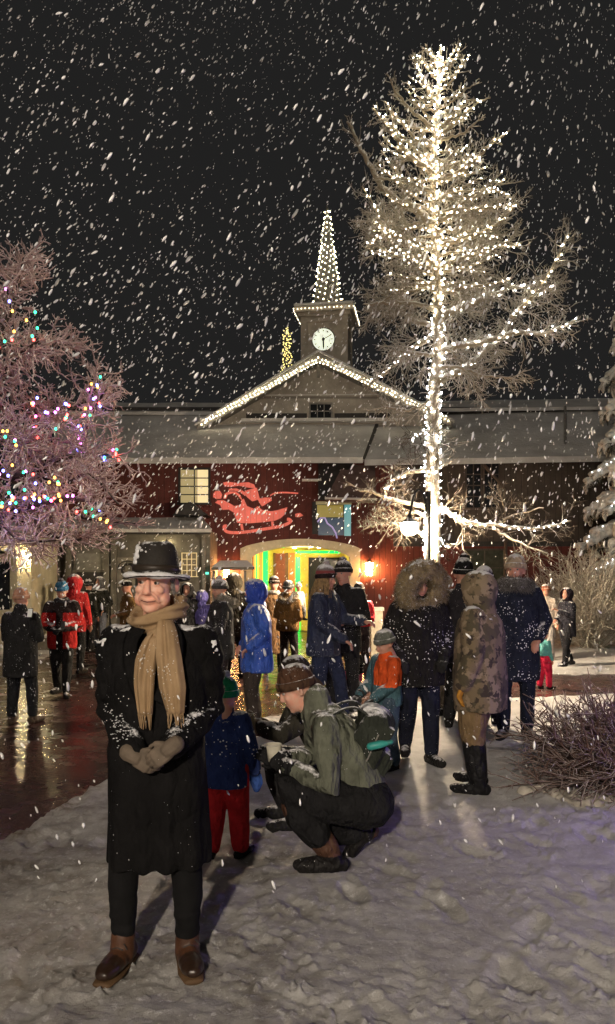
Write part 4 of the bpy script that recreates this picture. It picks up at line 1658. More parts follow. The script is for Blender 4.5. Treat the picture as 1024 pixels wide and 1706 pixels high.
CS += [
    ('dense coloured lights spiralling at the lower left corner of the rosy tree', [(-15, 880), (10, 885), (30, 865), (20, 850), (45, 845)], -1.1, .035, None),
    ('coloured lights along the inner lower bough of the rosy tree', [(0, 800), (40, 812), (75, 800), (110, 815)], -1.0, .07, None),
    ('coloured lights along the middle bough reaching toward the lodge roof', [(95, 700), (120, 712), (150, 700), (140, 735)], -0.9, .06, None),
    ('coloured lights on the high left bough of the rosy tree', [(0, 620), (30, 608), (55, 615), (85, 600)], -1.0, .08, None),
]
for lab, pts, dd, st, cs in CS:
    path = smooth_path([pp_(px, py, dd) for px, py in pts], 6)
    light_string(lab, along(path, st, 0.02), [COL[i] for i in cs] if cs else COL, GC, 0.035, np.random.default_rng(len(lab)))

# ---- snow laden spruce at the right edge
SD = 19.9
rs = np.random.default_rng(31)
spx = P(1086, 0, SD)[0]
spruce = tag(empty('spruce_tree', (spx, SD, 0)), 'spruce with drooping snow laden branches and white lights', 'tree')
M_spsnow = surface('spruce_snow', (0.74, 0.74, 0.68), rough=0.9, var=0.35, scale=5, bump=0.5, bscale=25)
M_need = frosted('frosted_needles', (0.045, 0.055, 0.030), 0.8, 0.1, 0.8, (0.6, 0.6, 0.56))
MB().tube([(0, 0, -0.1), (0, 0, 10.0)], [0.2, 0.03], 10).build('trunk', M_rosebark, spruce, True)
tw = Twigs(3)
tiers = [(1.1, 1.5), (1.9, 1.75), (2.75, 2.15), (3.6, 1.9), (4.4, 1.55), (5.2, 1.25), (6.0, 1.15), (6.8, 1.2), (7.6, 1.0), (8.4, .8), (9.2, .5)]
strs = []
for ti, (z, L) in enumerate(tiers):
    nb = 9 if ti < 6 else 7
    for b in range(nb):
        a = math.pi + (b - nb // 2) * (2 * math.pi / nb) + rs.uniform(-.2, .2) + ti * 0.35
        Lb = L * rs.uniform(0.8, 1.1)
        d = np.array((math.cos(a), math.sin(a), 0))
        pts = [np.array((0, 0, z + 0.25)) + d * Lb * u + np.array((0, 0, 0.10 * math.sin(u * 3) - 0.55 * u ** 2.2 * Lb * 0.6)) for u in np.linspace(0, 1, 9)]
        m = MB()
        for i in range(1, 9):
            r = (0.06 + 0.10 * math.sin(math.pi * (i / 9) ** 0.8)) * (0.75 + 0.25 * L)
            m.ell(pts[i] + rs.normal(size=3) * 0.03 + [0, 0, 0.05], (r * 1.3, r * 1.3, r * rs.uniform(.6, .9)), n=10)
            if i > 2:
                for s_ in (-1, 1):
                    q = np.array((-d[1], d[0], 0)) * s_ * r * rs.uniform(1.0, 2.0)
                    m.ell(pts[i] + q + [0, 0, -0.03], (r * .8, r * .8, r * .6), n=10)
                    e = pts[i] + q * 1.1
                    m.tube([e + [0, 0, 0.0], e + d * .08 + [0, 0, -0.10], e + d * .10 + [0, 0, -0.22 * rs.uniform(.6, 1.2)]], [r * .6, r * .42, r * .16], 7)
        e = pts[-1]
        m.tube([e, e + d * 0.05 + [0, 0, -0.12], e + d * 0.04 + [0, 0, -0.26]], [0.09, 0.06, 0.02], 8)
        vis = d[0] < 0.35
        me = skin(m, 0.022 if vis else 0.05, 2)
        wrinkle(me, 0.045, 9, b + ti * 10, (1, 1, 1), 4)
        link_mesh('snow_load', me, M_spsnow, spruce, True)
        for i in range(1, 9):
            for k in range(26 if vis else 6):
                q = rvec(rs)
                q[2] = -abs(q[2]) * 0.9
                s_ = pts[i] + np.array((-d[1], d[0], 0)) * rs.uniform(-.22, .22) + [0, 0, -0.02]
                tw.add([s_, s_ + q * 0.11, s_ + q * 0.2 + [0, 0, -0.05]], 0.012, 0.004)
        if d[1] < 0.5 and vis:
            strs.append([p + np.array((spx, SD - 0.02, -0.02)) - np.array((0.05, 0.26, -0.10)) for p in pts[2:]])
tw.build('needles', M_need, spruce, 'stuff')
allp = []
for s_ in strs:
    allp += along(s_, 0.13, 0.02)
sel = [p for p in allp if P_ is not None] if False else allp
rs.shuffle(sel)
lowp = sorted([p for p in sel if p[2] < 3.4], key=lambda p: p[0])[:70]
upp = sorted([p for p in sel if 3.4 <= p[2] < 5.5], key=lambda p: p[0])[:26]
light_string('small cool white lights on the low branches of the snow laden spruce', lowp, [BS], 'spruce lights', 0.03, wire=False)
light_string('small cool white lights on the middle branches of the snow laden spruce', upp, [BS], 'spruce lights', 0.03, wire=False)

# ---- frosted upright shrub before the red wall
HD = 17.6
sb = P(985, 0, HD)[0]
shrub = tag(empty('frosted_shrub', (sb, HD, 0.06)), 'large fan of pale frosted upright stems below the spruce', 'shrub')
rh = np.random.default_rng(41)
tw = Twigs(3)
for i in range(560):
    a = rh.uniform(0, 2 * math.pi)
    sp_ = rh.uniform(0, 1) ** 0.6
    lean = sp_ * 0.95
    L = rh.uniform(1.2, 2.25) * (1 - 0.1 * sp_)
    b = np.array((math.cos(a) * 0.22 * sp_, math.sin(a) * 0.22 * sp_, 0))
    d = np.array((math.cos(a) * math.sin(lean), math.sin(a) * math.sin(lean), math.cos(lean)))
    PR = dict(seg=0.16, wander=0.09, up=0.02, levels=2, dens=(3.2, 3.5, 0), ratio=(0.25, 0.45), rmin=0.006)
    grow(tw, rh, b, d, L, 0.014, 1, PR)
tw.build('stems', frosted('frosted_stems', (0.40, 0.35, 0.28), 0.95, -1.0, 0.3, (0.90, 0.86, 0.76)), shrub, 'stuff')

# ---- low red-brown twiggy bush, right foreground
UD = 6.3
ub = P(1030, 0, UD)[0]
bush = tag(empty('twiggy_bush', (ub, UD, 0)), 'low red brown leafless bush of fine twigs, dusted with snow', 'bush')
rb = np.random.default_rng(51)
tw = Twigs(3)
for i in range(260):
    a = rb.uniform(0, 2 * math.pi)
    sp_ = rb.uniform(0, 1) ** 0.5
    lean = sp_ * 1.15
    L = rb.uniform(0.40, 0.85)
    b = np.array((math.cos(a) * 0.14 * sp_, math.sin(a) * 0.14 * sp_, -0.03))
    d = np.array((math.cos(a) * math.sin(lean), math.sin(a) * math.sin(lean), math.cos(lean)))
    PR = dict(seg=0.08, wander=0.20, up=-0.025, levels=3, dens=(8, 10, 9), ratio=(0.35, 0.6), rmin=0.0026)
    grow(tw, rb, b, d, L, 0.009, 1, PR)
tw.build('twigs', frosted('red_brown_twigs', (0.14, 0.078, 0.06), 0.8, -0.1, 0.9, (0.62, 0.56, 0.55)), bush, 'stuff')
m = MB()
for i in range(26):      # kicked-up clods round its foot
    a = rb.uniform(math.pi * 0.9, math.pi * 2.1)
    r = rb.uniform(0.35, 0.75)
    s_ = rb.uniform(0.03, 0.08)
    m.ell((r * math.cos(a) - 0.1, r * math.sin(a) * 0.7 - 0.1, 0.01), (s_ * 1.3, s_, s_ * .7), n=8)
me = skin(m, 0.012, 1)
wrinkle(me, 0.02, 22, 5)
link_mesh('snow_clods', me, surface('clod_snow', (0.48, 0.44, 0.38), var=0.5, scale=6, bump=0.5), bush, True)['kind'] = 'stuff'

# ================================================================ PEOPLE
GP = 'people in the snow'


def skin_mat(name, col):
    t = NT(name)
    n = t.noise(28, 4, 0.6)
    c = t.mix(t.ramp(n, [(0.35, 0.0), (0.7, 1.0)]), col, (col[0] * 1.08, col[1] * 0.80, col[2] * 0.76))
    setc(t.b.inputs['Base Color'], t.t, c)
    t.b.inputs['Roughness'].default_value = 0.5
    t.b.inputs['Specular IOR Level'].default_value = 0.35
    t.b.inputs['Subsurface Weight'].default_value = 0.12
    t.b.inputs['Subsurface Radius'].default_value = (0.012, 0.005, 0.003)
    return t.m


M_skin = skin_mat('fair_skin', (0.54, 0.31, 0.23))
M_skin2 = skin_mat('ruddy_skin', (0.66, 0.40, 0.30))
M_eyew = surface('eye_white', (0.38, 0.33, 0.30), rough=0.2, var=0.02)
M_iris = surface('dark_iris', (0.03, 0.022, 0.016), rough=0.1, var=0.02, spec=0.6)
M_lip = skin_mat('lips', (0.30, 0.10, 0.085))
M_furs = {}
_mats = {}


def cm(col, **kw):
    col = tuple(min(.75, c * 1.25) for c in col)
    """cached cloth material"""
    key = (tuple(round(c, 4) for c in col), tuple(sorted(kw.items())))
    if key not in _mats:
        _mats[key] = cloth('cloth', col, **kw)
    return _mats[key]


def camo():
    t = NT('camouflage')
    c = (0.17, 0.125, 0.075)
    for sc_, th, col, off in ((6, 0.50, (0.075, 0.060, 0.035), 0), (9, 0.55, (0.25, 0.19, 0.125), 3), (12, 0.60, (0.040, 0.028, 0.020), 7)):
        mp = t.n('ShaderNodeMapping')
        mp.inputs['Location'].default_value = (off, off, off)
        t.l(t.obj(), mp.inputs['Vector'])
        n = t.noise(sc_, 3, 0.6, mp.outputs[0])
        c = t.mix(t.ramp(n, [(th - 0.015, 0.0), (th + 0.015, 1.0)]), c, col)
    sn = t.noise(14, 4, 0.65)
    k = t.math('ADD', t.nz(), t.math('MULTIPLY', t.math('SUBTRACT', sn, 0.5), 1.1))
    c = t.mix(t.ramp(k, [(0.72, 0.0), (0.85, 1.0)]), c, SNOWC)
    setc(t.b.inputs['Base Color'], t.t, c)
    t.b.inputs['Roughness'].default_value = 0.85
    t.bump(t.noise(45, 5, 0.65), 0.35, 0.01)
    return t.m


def plaid():
    t = NT('knit_plaid')
    sp_ = t.n('ShaderNodeSeparateXYZ')
    t.l(t.obj(), sp_.inputs[0])
    a = t.math('FRACT', t.math('MULTIPLY', sp_.outputs['Z'], 11))
    c = t.mix(t.math('LESS_THAN', a, 0.5), (0.22, 0.045, 0.045), (0.16, 0.14, 0.13))
    k = t.ramp(t.math('ADD', t.nz(), t.math('MULTIPLY', t.noise(18, 4, .7), 0.7)), [(0.75, 0.0), (0.95, 1.0)])
    c = t.mix(k, c, SNOWC)
    setc(t.b.inputs['Base Color'], t.t, c)
    t.b.inputs['Roughness'].default_value = 0.9
    t.bump(t.noise(90, 3, .6), 0.5, .006)
    return t.m


def limb_prims(m, a, b, c, ra, rb, rc, n=12):
    """arm or leg through three joints, tapered, softly bent"""
    a, b, c = Vector(a), Vector(b), Vector(c)
    m.tube([a, a.lerp(b, 0.5), b, b.lerp(c, 0.5), c], [ra, (ra * .55 + rb * .5), rb, (rb * .55 + rc * .5), rc], n)


def hand_prims(m, w, d, up, s=1.0, thumb=1, curl=0.5, fat=1.0, mitt=False):
    """palm, four unequal bent fingers and a side thumb; w wrist, d finger direction, up back of the hand"""
    w, d, up = Vector(w), Vector(d).normalized(), Vector(up)
    up = (up - d * up.dot(d)).normalized()
    ac = d.cross(up)       # across the palm
    m.tube([w - d * .02 * s, w + d * .03 * s, w + d * .085 * s], [(.026 * s * fat, .02 * s * fat), (.040 * s * fat, .017 * s * fat), (.041 * s * fat, .014 * s * fat)], 10, side=ac)
    if mitt:
        m.tube([w + d * .06 * s, w + d * .11 * s - up * .012 * s, w + d * .165 * s - up * .035 * s], [(.043 * s * fat, .024 * s * fat), (.044 * s * fat, .024 * s * fat), (.024 * s * fat, .016 * s * fat)], 10, side=ac)
    else:
        for k, (o, L) in enumerate(((-.030, .066), (-.010, .078), (.011, .073), (.030, .057))):
            p = w + d * (.086 - abs(o) * .25) * s + ac * (o * thumb * -1 * s)
            a = 0.18
            pts = [p]
            for j, f in enumerate((.45, .32, .26)):
                a += curl * (0.55 + 0.1 * k * .3)
                p = p + (d * math.cos(a) - up * math.sin(a)) * (L * f * s)
                pts.append(p)
            m.tube(pts, [.0105 * s * fat, .0098 * s * fat, .009 * s * fat, .0075 * s * fat], 7)
    p = w + d * .025 * s + ac * (.034 * thumb * s)
    t1 = (d * .72 + ac * (.62 * thumb) - up * .30 * (0.4 + curl)).normalized()
    t2 = (d * .93 + ac * (.15 * thumb) - up * .45 * (0.4 + curl)).normalized()
    m.tube([p, p + t1 * .035 * s, p + t1 * .035 * s + t2 * .032 * s], [.0135 * s * fat, .0115 * s * fat, .0085 * s * fat], 7)


def head_prims(m, Mh, detail=False):
    h = MB()
    h.ell((0, .014, .035), (.074, .095, .092), n=24)
    h.ell((0, -.018, -.030), (.065, .070, .085), n=22)
    h.ell((0, -.012, -.070), (.058, .066, .052), n=20)                   # jaw
    h.ell((0, -.058, -.100), (.026, .022, .020), n=14)                   # chin
    h.tube([(0, -.082, .020), (0, -.092, -.004), (0, -.102, -.027)], [(.0085, .010), (.0105, .012), (.0135, .011)], 10, side=(1, 0, 0))
    for s in (-1, 1):
        h.ell((s * .0115, -.092, -.031), (.0085, .011, .0075), n=8)      # nostril wings
        h.ell((s * .036, -.063, -.020), (.023, .018, .019), n=12)        # cheek
        h.ell((s * .031, -.077, .032), (.028, .010, .008), (0, s * 0.12, s * .25), n=10)   # brow
        h.ell((s * .078, .020, -.004), (.009, .022, .033), (0.2, 0, s * -0.3), n=10)  # ear
    h.ell((0, -.079, -.0600), (.022, .009, .0060), n=10)
    h.ell((0, -.077, -.0725), (.019, .009, .0070), n=10)
    h.tube([(0, .014, -.06), (0, .028, -.13), (0, .035, -.22)], [.054, .053, .060], 14)
    h.xform(Mh)
    m.v += h.v
    m.f += [tuple(i + m.n for i in f) for f in h.f]
    m.m += h.m
    m.n += h.n


def person(px, fy, top, yaw, label, z=0.0, **k):
    d = EYE * F / (fy - HY) if 'd' not in k else k['d']
    H = (fy - top) / F * d - k.get('hatx', 0.03)
    if 'H' in k:
        H = k['H']
    s = H / 1.75
    X = (px - 512) / F * d
    o = tag(empty('person', (X, d, z), R(yaw)), label, 'person', GP)
    vx = min(0.024, max(0.006, 0.0017 * d)) * min(1, max(.6, s * 1.1))
    seed = int(px * 7 + fy)
    rr = random.Random(seed)
    child = k.get('child', False)
    w = k.get('stance', 0.11)
    J = {}
    for sd, n in ((1, 'L'), (-1, 'R')):
        J['hip' + n] = (sd * .09, 0, .91)
        J['knee' + n] = (sd * (w + .09) / 2, -.025, .49)
        J['ank' + n] = (sd * w, .02, .10)
        J['sh' + n] = (sd * .175, .0, 1.40)
    if k.get('walk'):
        q = k['walk']
        J['kneeL'] = (.095, -.13 * q, .50)
        J['ankL'] = (.09, -.20 * q, .10)
        J['kneeR'] = (-.095, .02 * q, .48)
        J['ankR'] = (-.09, .28 * q, .14)
    if not k.get('J') and not k.get('walk'):      # nobody stands quite straight
        sw_ = rr.choice((-1, 1))
        J['kneeL'] = (J['kneeL'][0] + .015, J['kneeL'][1] - (.05 if sw_ > 0 else 0), .49)
        J['kneeR'] = (J['kneeR'][0] - .015, J['kneeR'][1] - (.05 if sw_ < 0 else 0), .49)
        J['ankL'] = (w + rr.uniform(0, .04), .02 + (-.07 if sw_ > 0 else .02), .10)
        J['ankR'] = (-w - rr.uniform(0, .04), .02 + (-.07 if sw_ < 0 else .02), .10)
    A = {'down': ((.255, .03, 1.12), (.265, -.05, .88)), 'front': ((.27, .02, 1.12), (.075, -.25, 1.06)), 'phone': ((.245, -.03, 1.12), (.055, -.29, 1.27)),
         'pocket': ((.285, .06, 1.13), (.20, -.12, .97)), 'reach': ((.22, -.14, 1.17), (.17, -.42, 1.15)), 'up': ((.24, -.16, 1.28), (.12, -.26, 1.50)), 'low': ((.23, -.08, 1.12), (.16, -.32, .96)), 'hip': ((.31, .08, 1.14), (.22, -.06, 1.0))}
    ar = k.get('arms', ('down', 'down'))
    for sd, n, a in ((1, 'L', ar[0]), (-1, 'R', ar[1])):
        e, wr = A[a] if isinstance(a, str) else a
        J['el' + n] = (sd * e[0], e[1], e[2])
        J['wr' + n] = (sd * wr[0], wr[1], wr[2])
    J['neck'] = (0, .015, 1.45)
    J['head'] = (0, -.015, 1.625)
    hem = k.get('hem', 0.80)
    J.update(k.get('J', {}))
    for q in J:
        J[q] = Vector(J[q]) * s
    fat = k.get('fat', 1.0) * 1.10
    # spine rings: (point, rx, ry)
    spine = k.get('spine')
    if not spine:
        spine = []
        for zz, rx, ry in ((hem, .185, .145), (hem + .10, .19, .15), (1.0, .185, .145), (1.15, .18, .14), (1.28, .195, .14), (1.38, .175, .12), (1.44, .11, .09), (1.49, .075, .075)):
            if zz >= hem and (not spine or zz > spine[-1][0][2] + 0.02):
                fl = k.get('flare', 1.0) if zz < 0.95 else 1.0
                spine.append(((0, .01 + (0.01 if zz < 1 else 0), zz), rx * fl, ry * fl))
    hs = k.get('hs', 1.30 if child else 1.06) * s
    hy, hp, hr = (list(k.get('head', (rr.uniform(-18, 18), rr.uniform(0, 9), rr.uniform(-4, 4)))) + [0, 0, 0])[:3]
    Mh = Matrix.Translation(J['head']) @ Matrix.Rotation(R(hy), 4, 'Z') @ Matrix.Rotation(R(hp), 4, 'X') @ Matrix.Rotation(R(hr), 4, 'Y') @ Matrix.Scale(hs, 4)
    skm = k.get('skin', M_skin)
    gl = k.get('gloves')
    # body: one continuous figure
    m = MB()
    head_prims(m, Mh)
    core = [Vector(p) * s for p, _, _ in spine]
    core[0] = core[0].lerp(core[1], .9) if len(core) > 2 else core[0]
    m.tube(core, [(rx * s * .72, ry * s * .72) for _, rx, ry in spine], 14, side=(1, 0, 0))
    m.tube([J['neck'] + Vector((0, 0, -.03 * s)), J['neck'] + Vector((0, .0, .03 * s)), Mh @ Vector((0, .02, -.07))], [.055 * s, .052 * s, .050 * s], 12)
    for n in 'LR':
        limb_prims(m, J['hip' + n], J['knee' + n], J['ank' + n], .060 * s, .038 * s, .028 * s)
        limb_prims(m, J['sh' + n], J['el' + n], J['wr' + n], .05 * s, .038 * s, .027 * s)
        m.tube([J['neck'] - Vector((0, 0, .03 * s)), J['sh' + n]], [.055 * s, .05 * s], 10)
        m.tube([core[1] if len(core) > 1 else core[0], J['hip' + n]], [.07 * s, .07 * s], 10)
        if not gl:
            dv = (J['wr' + n] - J['el' + n]).normalized()
            upv = k.get('hup', (0, -1, .4) if 'down' in ar else (0, .2, 1))
            hand_prims(m, J['wr' + n], dv, upv, s, thumb=1 if n == 'L' else -1, curl=k.get('curl', .55), fat=1.1)
    hv = k.get('hv', min(vx, 0.010) if d < 12 else vx * .8)
    me = skin(m, hv, 2, fac=.45)
    link_mesh('body', me, skm, o, True)
    # eyes (only where a face can be seen)
    if k.get('face', False):
        for sd in (-1, 1):
            e = MB()
            e.ell(Mh @ Vector((sd * .030, -.0725, .012)), .0105 * hs, n=10)
            eo = e.build('eye', M_eyew, o, True)
            e = MB()
            e.ell(Mh @ Vector((sd * .030, -.0790, .0115)), .0058 * hs, n=8)
            e.build('iris', M_iris, eo, True)
        e = MB()
        for sd in (-1, 1):
            e.tube([Mh @ Vector((sd * .014, -.088, .031)), Mh @ Vector((sd * .032, -.087, .039)), Mh @ Vector((sd * .050, -.074, .033))], [.0035 * hs, .0042 * hs, .0025 * hs], 6)
        e.build('eyebrows', k.get('brow', M_iris), o, True)
        e = MB()
        sm = k.get('smile', .5)
        e.tube([Mh @ Vector((x, -.0885 + abs(x) * .50, -.0663 + sm * 6 * x * x)) for x in (-.026, -.014, 0, .014, .026)], [.001 * hs, .0028 * hs, .003 * hs, .0028 * hs, .001 * hs], 6)
        e.build('mouth', M_lip, o, True)
    # trousers
    tw_ = k.get('wide', 1.0) * 1.12
    m = MB()
    lz = k.get('leg_to', 0.06)
    for n in 'LR':
        hp_, kn, an = J['hip' + n], J['knee' + n], J['ank' + n]
        e = kn.lerp(an, 1.0 - lz)
        m.tube([hp_ + Vector((0, 0, .02 * s)), hp_.lerp(kn, .5), kn, kn.lerp(e, .5), e], [.100 * s * tw_, .088 * s * tw_, .072 * s * tw_, .066 * s * tw_, .060 * s * tw_], 14)
    m.tube([J['hipL'], J['hipR']], [.10 * s, .10 * s], 12)
    me = skin(m, vx, 2)
    wrinkle(me, 0.012 * s, 9 / s, seed, (1, 1, .55))
    link_mesh('trousers', me, cm(k.get('pants', (.02, .02, .022)), **k.get('pkw', {})), o, True)
    # coat
    m = MB()
    m.tube([Vector(p) * s for p, _, _ in spine], [(rx * s * fat, ry * s * fat) for _, rx, ry in spine], 20, side=(1, 0, 0), caps='end')
    pf = k.get('puff', 1.0)
    for n in 'LR':
        m.tube([J['neck'] - Vector((0, 0, .05 * s)), J['sh' + n]], [.075 * s, .073 * s * pf], 12)
        limb_prims(m, J['sh' + n], J['el' + n], J['wr' + n].lerp(J['el' + n], .06), .078 * s * pf, .063 * s * pf, .050 * s * pf, 14)
    if k.get('collar'):
        m.tube([J['neck'] - Vector((0, 0, .05 * s)), J['neck'] + Vector((0, 0, .06 * s))], [.085 * s, .092 * s], 14)
    me = skin(m, vx, 3)
    wrinkle(me, k.get('wr', 0.014) * s, 7.5 / s, seed + 1, (1, 1, .6), 4)
    mats = [k['coatmat'] if 'coatmat' in k else cm(k.get('coat', (.02, .02, .025)), **k.get('ckw', {}))]
    if k.get('yoke'):
        fn, ym = k['yoke']
        mats.append(ym)
    co_ = link_mesh(k.get('coatname', 'coat'), me, mats, o, True)
    if k.get('yoke'):
        cen = np.array([p.center for p in me.polygons]) / s
        me.polygons.foreach_set('material_index', fn(cen).astype(np.int32))
    # zip / hem lines
    # boots
    bm = cm(k.get('boots', (.012, .011, .010)), snow=0.03, flecks=.12, rough=.55)
    bt = k.get('boot_h', .16)
    for n in 'LR':
        an, kn = J['ank' + n], J['knee' + n]
        fd = Vector(k.get('foot' + n, (.25 if n == 'L' else -.25, -1, 0))).normalized()
        fu = Vector(k.get('footup' + n, (0, 0, 1)))
        m = MB()
        sh_ = an.lerp(kn, bt / .40 * .9)
        sr = k.get('shaft', .070 if bt > .2 else .060) * s
        m.tube([sh_, an.lerp(kn, .3), an.lerp(kn, .1), an - fu * .02 * s], [sr, sr * .95, sr * .85, .056 * s], 12)
        b0 = an - fu * .055 * s
        m.tube([b0 - fd * .055 * s, b0 + fd * .04 * s, b0 + fd * .12 * s, b0 + fd * .20 * s], [(.046 * s, .046 * s), (.052 * s, .052 * s), (.056 * s, .046 * s), (.042 * s, .032 * s)], 12, side=fd.cross(fu))
        m.tube([b0 - fd * .07 * s - fu * .032 * s, b0 + fd * .05 * s - fu * .032 * s, b0 + fd * .19 * s - fu * .030 * s], [(.042 * s, .014 * s), (.044 * s, .014 * s), (.040 * s, .014 * s)], 12, side=fd.cross(fu))
        me = skin(m, min(vx, .012), 1)
        link_mesh('boot', me, [bm, cm((.012, .011, .011), snow=.0, flecks=.08, rough=.5)], o, True)
        if k.get('rubber'):
            cz = (np.array([p.center for p in me.polygons]) - np.array(an)) @ np.array(fu)
            me.polygons.foreach_set('material_index', (cz < k['rubber']).astype(np.int32))
    if gl:
        for n in 'LR':
            m = MB()
            dv = (J['wr' + n] - J['el' + n]).normalized()
            if 'hd' + n in k:
                dv = Vector(k['hd' + n])
            hand_prims(m, J['wr' + n], dv, k.get('hup', (0, -1, .4) if 'down' in ar else (0, .2, 1)), s * (1.25 if child else 1.08), thumb=1 if n == 'L' else -1, curl=k.get('curl', .5), fat=1.3, mitt=k.get('mitt', False))
            m.tube([J['wr' + n].lerp(J['el' + n], .16), J['wr' + n] + dv * .02 * s], [.054 * s * pf, .040 * s], 10)
            me = skin(m, min(vx * .6, .009), 1)
            link_mesh('glove', me, cm(gl, snow=.1, flecks=.1), o, True)
    # headgear
    hat = k.get('hat')
    if hat:
        kind, col = hat[0], hat[1]
        hm = col if not isinstance(col, tuple) else cm(col, bump=.8, bscale=110, snow=k.get('hatsnow', .38), flecks=.15)
        S = Matrix.Diagonal((1, 1.18, 1, 1))
        m = MB()
        tilt = Matrix.Translation((0, .012, .028)) @ Matrix.Rotation(R(-9), 4, 'X')
        if kind == 'beanie':
            tall = k.get('tall', 1.0)
            pr = [(0.0, .128 * tall), (.028, .126 * tall), (.055, .112 * tall), (.078, .085 * tall), (.090, .050), (.093, .012), (.090, .008), (.080, .010), (.0, .012)]
            m.lathe(pr[::-1], 26, M=Mh @ tilt @ S)
            ho = m.build('beanie', hm, o, True)
            wrinkle(ho.data, .004 * hs, 22 / hs, seed)
            cuff = k.get('cuff', None)
            m = MB()
            m.lathe([(.088, -.016), (.098, -.014), (.1015, .010), (.0985, .032), (.091, .034), (.086, .01), (.088, -.016)], 26, M=Mh @ tilt @ S)
            m.build('cuff', cm(cuff, bump=.8, bscale=110, snow=.1, flecks=.1) if cuff else hm, ho, True)
            if k.get('pom'):
                m = MB()
                m.ell((0, .02, .155 * tall), (.042, .042, .038), n=14)
                m.xform(Mh)
                me = skin(m, .008, 0)
                wrinkle(me, .012 * hs, 60 / hs, 3)
                link_mesh('pompon', me, cm(k['pom'], snow=.35, flecks=.2), ho, True)
        elif kind == 'cap':
            m.lathe([(0, .012), (.092, .004), (.094, .03), (.085, .08), (.055, .108), (0, .116)], 24, M=Mh @ tilt @ S)
            ho = m.build('cap', hm, o, True)
            m = MB()
            m.tube([(0, -.07, .012), (0, -.12, .008), (0, -.165, -.004)], [(.078, .006), (.072, .006), (.045, .004)], 12, side=(1, 0, 0))
            m.xform(Mh @ tilt)
            m.build('visor', hm, ho, True)
    if k.get('hood'):
        hcol = k['hood']
        a0 = R(k.get('hood_open', 46))
        pr = []
        for i in range(13):
            a = a0 + (math.pi - a0) * i / 12
            pr.append((.134 * math.sin(a), .134 * math.cos(a) * 1.12))
        inn = [(.117 * math.sin(a), .117 * math.cos(a) * 1.12) for a in [a0 + (math.pi - a0) * i / 12 for i in range(12, -1, -1)]]
        pr[-1] = (0, pr[-1][1])
        inn[0] = (0, inn[0][1])
        full = pr[::-1] + [((pr[0][0] + inn[-1][0]) / 2 + .003, pr[0][1] + .014)] + inn[::-1]
        m = MB()
        m.lathe(full, 28, M=Matrix.Translation((0, .012, -.002)) @ Matrix.Rotation(R(90 - 4), 4, 'X') @ Matrix.Diagonal((1, 1.18, 1, 1)))
        m.xform(Mh)
        m2 = MB()
        m2.v, m2.f, m2.m, m2.n = m.v, m.f, m.m, m.n
        m2.tube([Mh @ Vector((0, .035, -.10)), J['neck'] + Vector((0, .03 * s, -.01 * s))], [(.098 * hs, .075 * hs), (.125 * s, .10 * s)], 16, side=(1, 0, 0))
        me = skin(m2, min(vx, .010), 2)
        wrinkle(me, .009 * hs, 14 / hs, seed + 4)
        link_mesh('hood', me, hcol if not isinstance(hcol, tuple) else cm(hcol, **{'snow': k.get('hoodsnow', .3), **k.get('ckw', {})}), o, True)
    if k.get('fur'):
        fc_, R0, r0, cen, tl = k['fur']
        m = MB()
        Mf = Mh @ Matrix.Translation(cen) @ Matrix.Rotation(R(90 + tl), 4, 'X')
        ring = [(R0 * math.cos(a), R0 * 1.12 * math.sin(a), 0) for a in [2 * math.pi * i / 32 for i in range(33)]]
        m.tube(ring, [(r0 * 1.0, r0 * 1.25)] * 33, 10, caps=False)
        m.xform(Mf)
        me = skin(m, .012, 1)
        wrinkle(me, .022 * hs, 22 / hs, 4, (1, 1, 1), 4)
        fm = surface('fur', fc_, rough=.95, var=.45, scale=14, bump=.8, bscale=70, snow=.25, flecks=.2)
        fo = link_mesh('fur_trim', me, fm, o, True)
        v = coords(me)
        nn = np.empty(len(v) * 3)
        me.vertices.foreach_get('normal', nn)
        nn = nn.reshape(-1, 3)
        rgf = np.random.default_rng(seed)
        t_ = Twigs(3)
        for i in rgf.choice(len(v), min(2600, len(v)), replace=False):
            dd = nn[i] + rgf.normal(size=3) * .45
            dd /= np.linalg.norm(dd)
            L = rgf.uniform(.02, .042) * hs
            t_.add([v[i] - dd * .004, v[i] + dd * L * .6, v[i] + dd * L + np.array((0, 0, -.3 * L))], .0028 * hs, .0006)
        t_.build('fur_hairs', fm, fo, 'stuff')
    if k.get('hair'):
        hc, hl = k['hair']
        t_ = Twigs(3)
        rgh = np.random.default_rng(seed + 3)
        for i in range(260):
            a = rgh.uniform(R(15), R(345)) - R(90)
            if abs(math.cos((a + R(90)) / 2)) > .93:
                continue
            u = np.array((math.cos(a), math.sin(a)))
            p0 = np.array((u[0] * .080, u[1] * .092 + .014, rgh.uniform(-.02, .05)))
            sway = rgh.normal(size=2) * .018
            L = hl * rgh.uniform(.75, 1.05)
            pts = [p0, p0 + [u[0] * .012, u[1] * .010, -.07], p0 + [u[0] * .018 + sway[0] * .5, u[1] * .016 + sway[1], -.07 - L * .4], p0 + [u[0] * .03 + sway[0], u[1] * .02 + sway[1], -.07 - L]]
            pts = [np.array(Mh @ Vector(tuple(p))) for p in pts]
            t_.add(smooth_path(pts, 3), .0075 * hs, .003 * hs)
        t_.build('hair', surface('hair', hc, rough=.5, var=.5, scale=30), o, None)
    if k.get('scarf'):
        m = MB()
        ring = [J['neck'] + Vector((.088 * s * math.cos(a), .085 * s * math.sin(a) - .005, .03 * s + .012 * math.sin(2 * a))) for a in [2 * math.pi * i / 20 for i in range(21)]]
        m.tube(ring, [(.034 * s, .045 * s)] * 21, 9, caps=False)
        me = skin(m, .010, 1)
        wrinkle(me, .010, 16, seed)
        link_mesh('scarf', me, cm(k['scarf']), o, True)
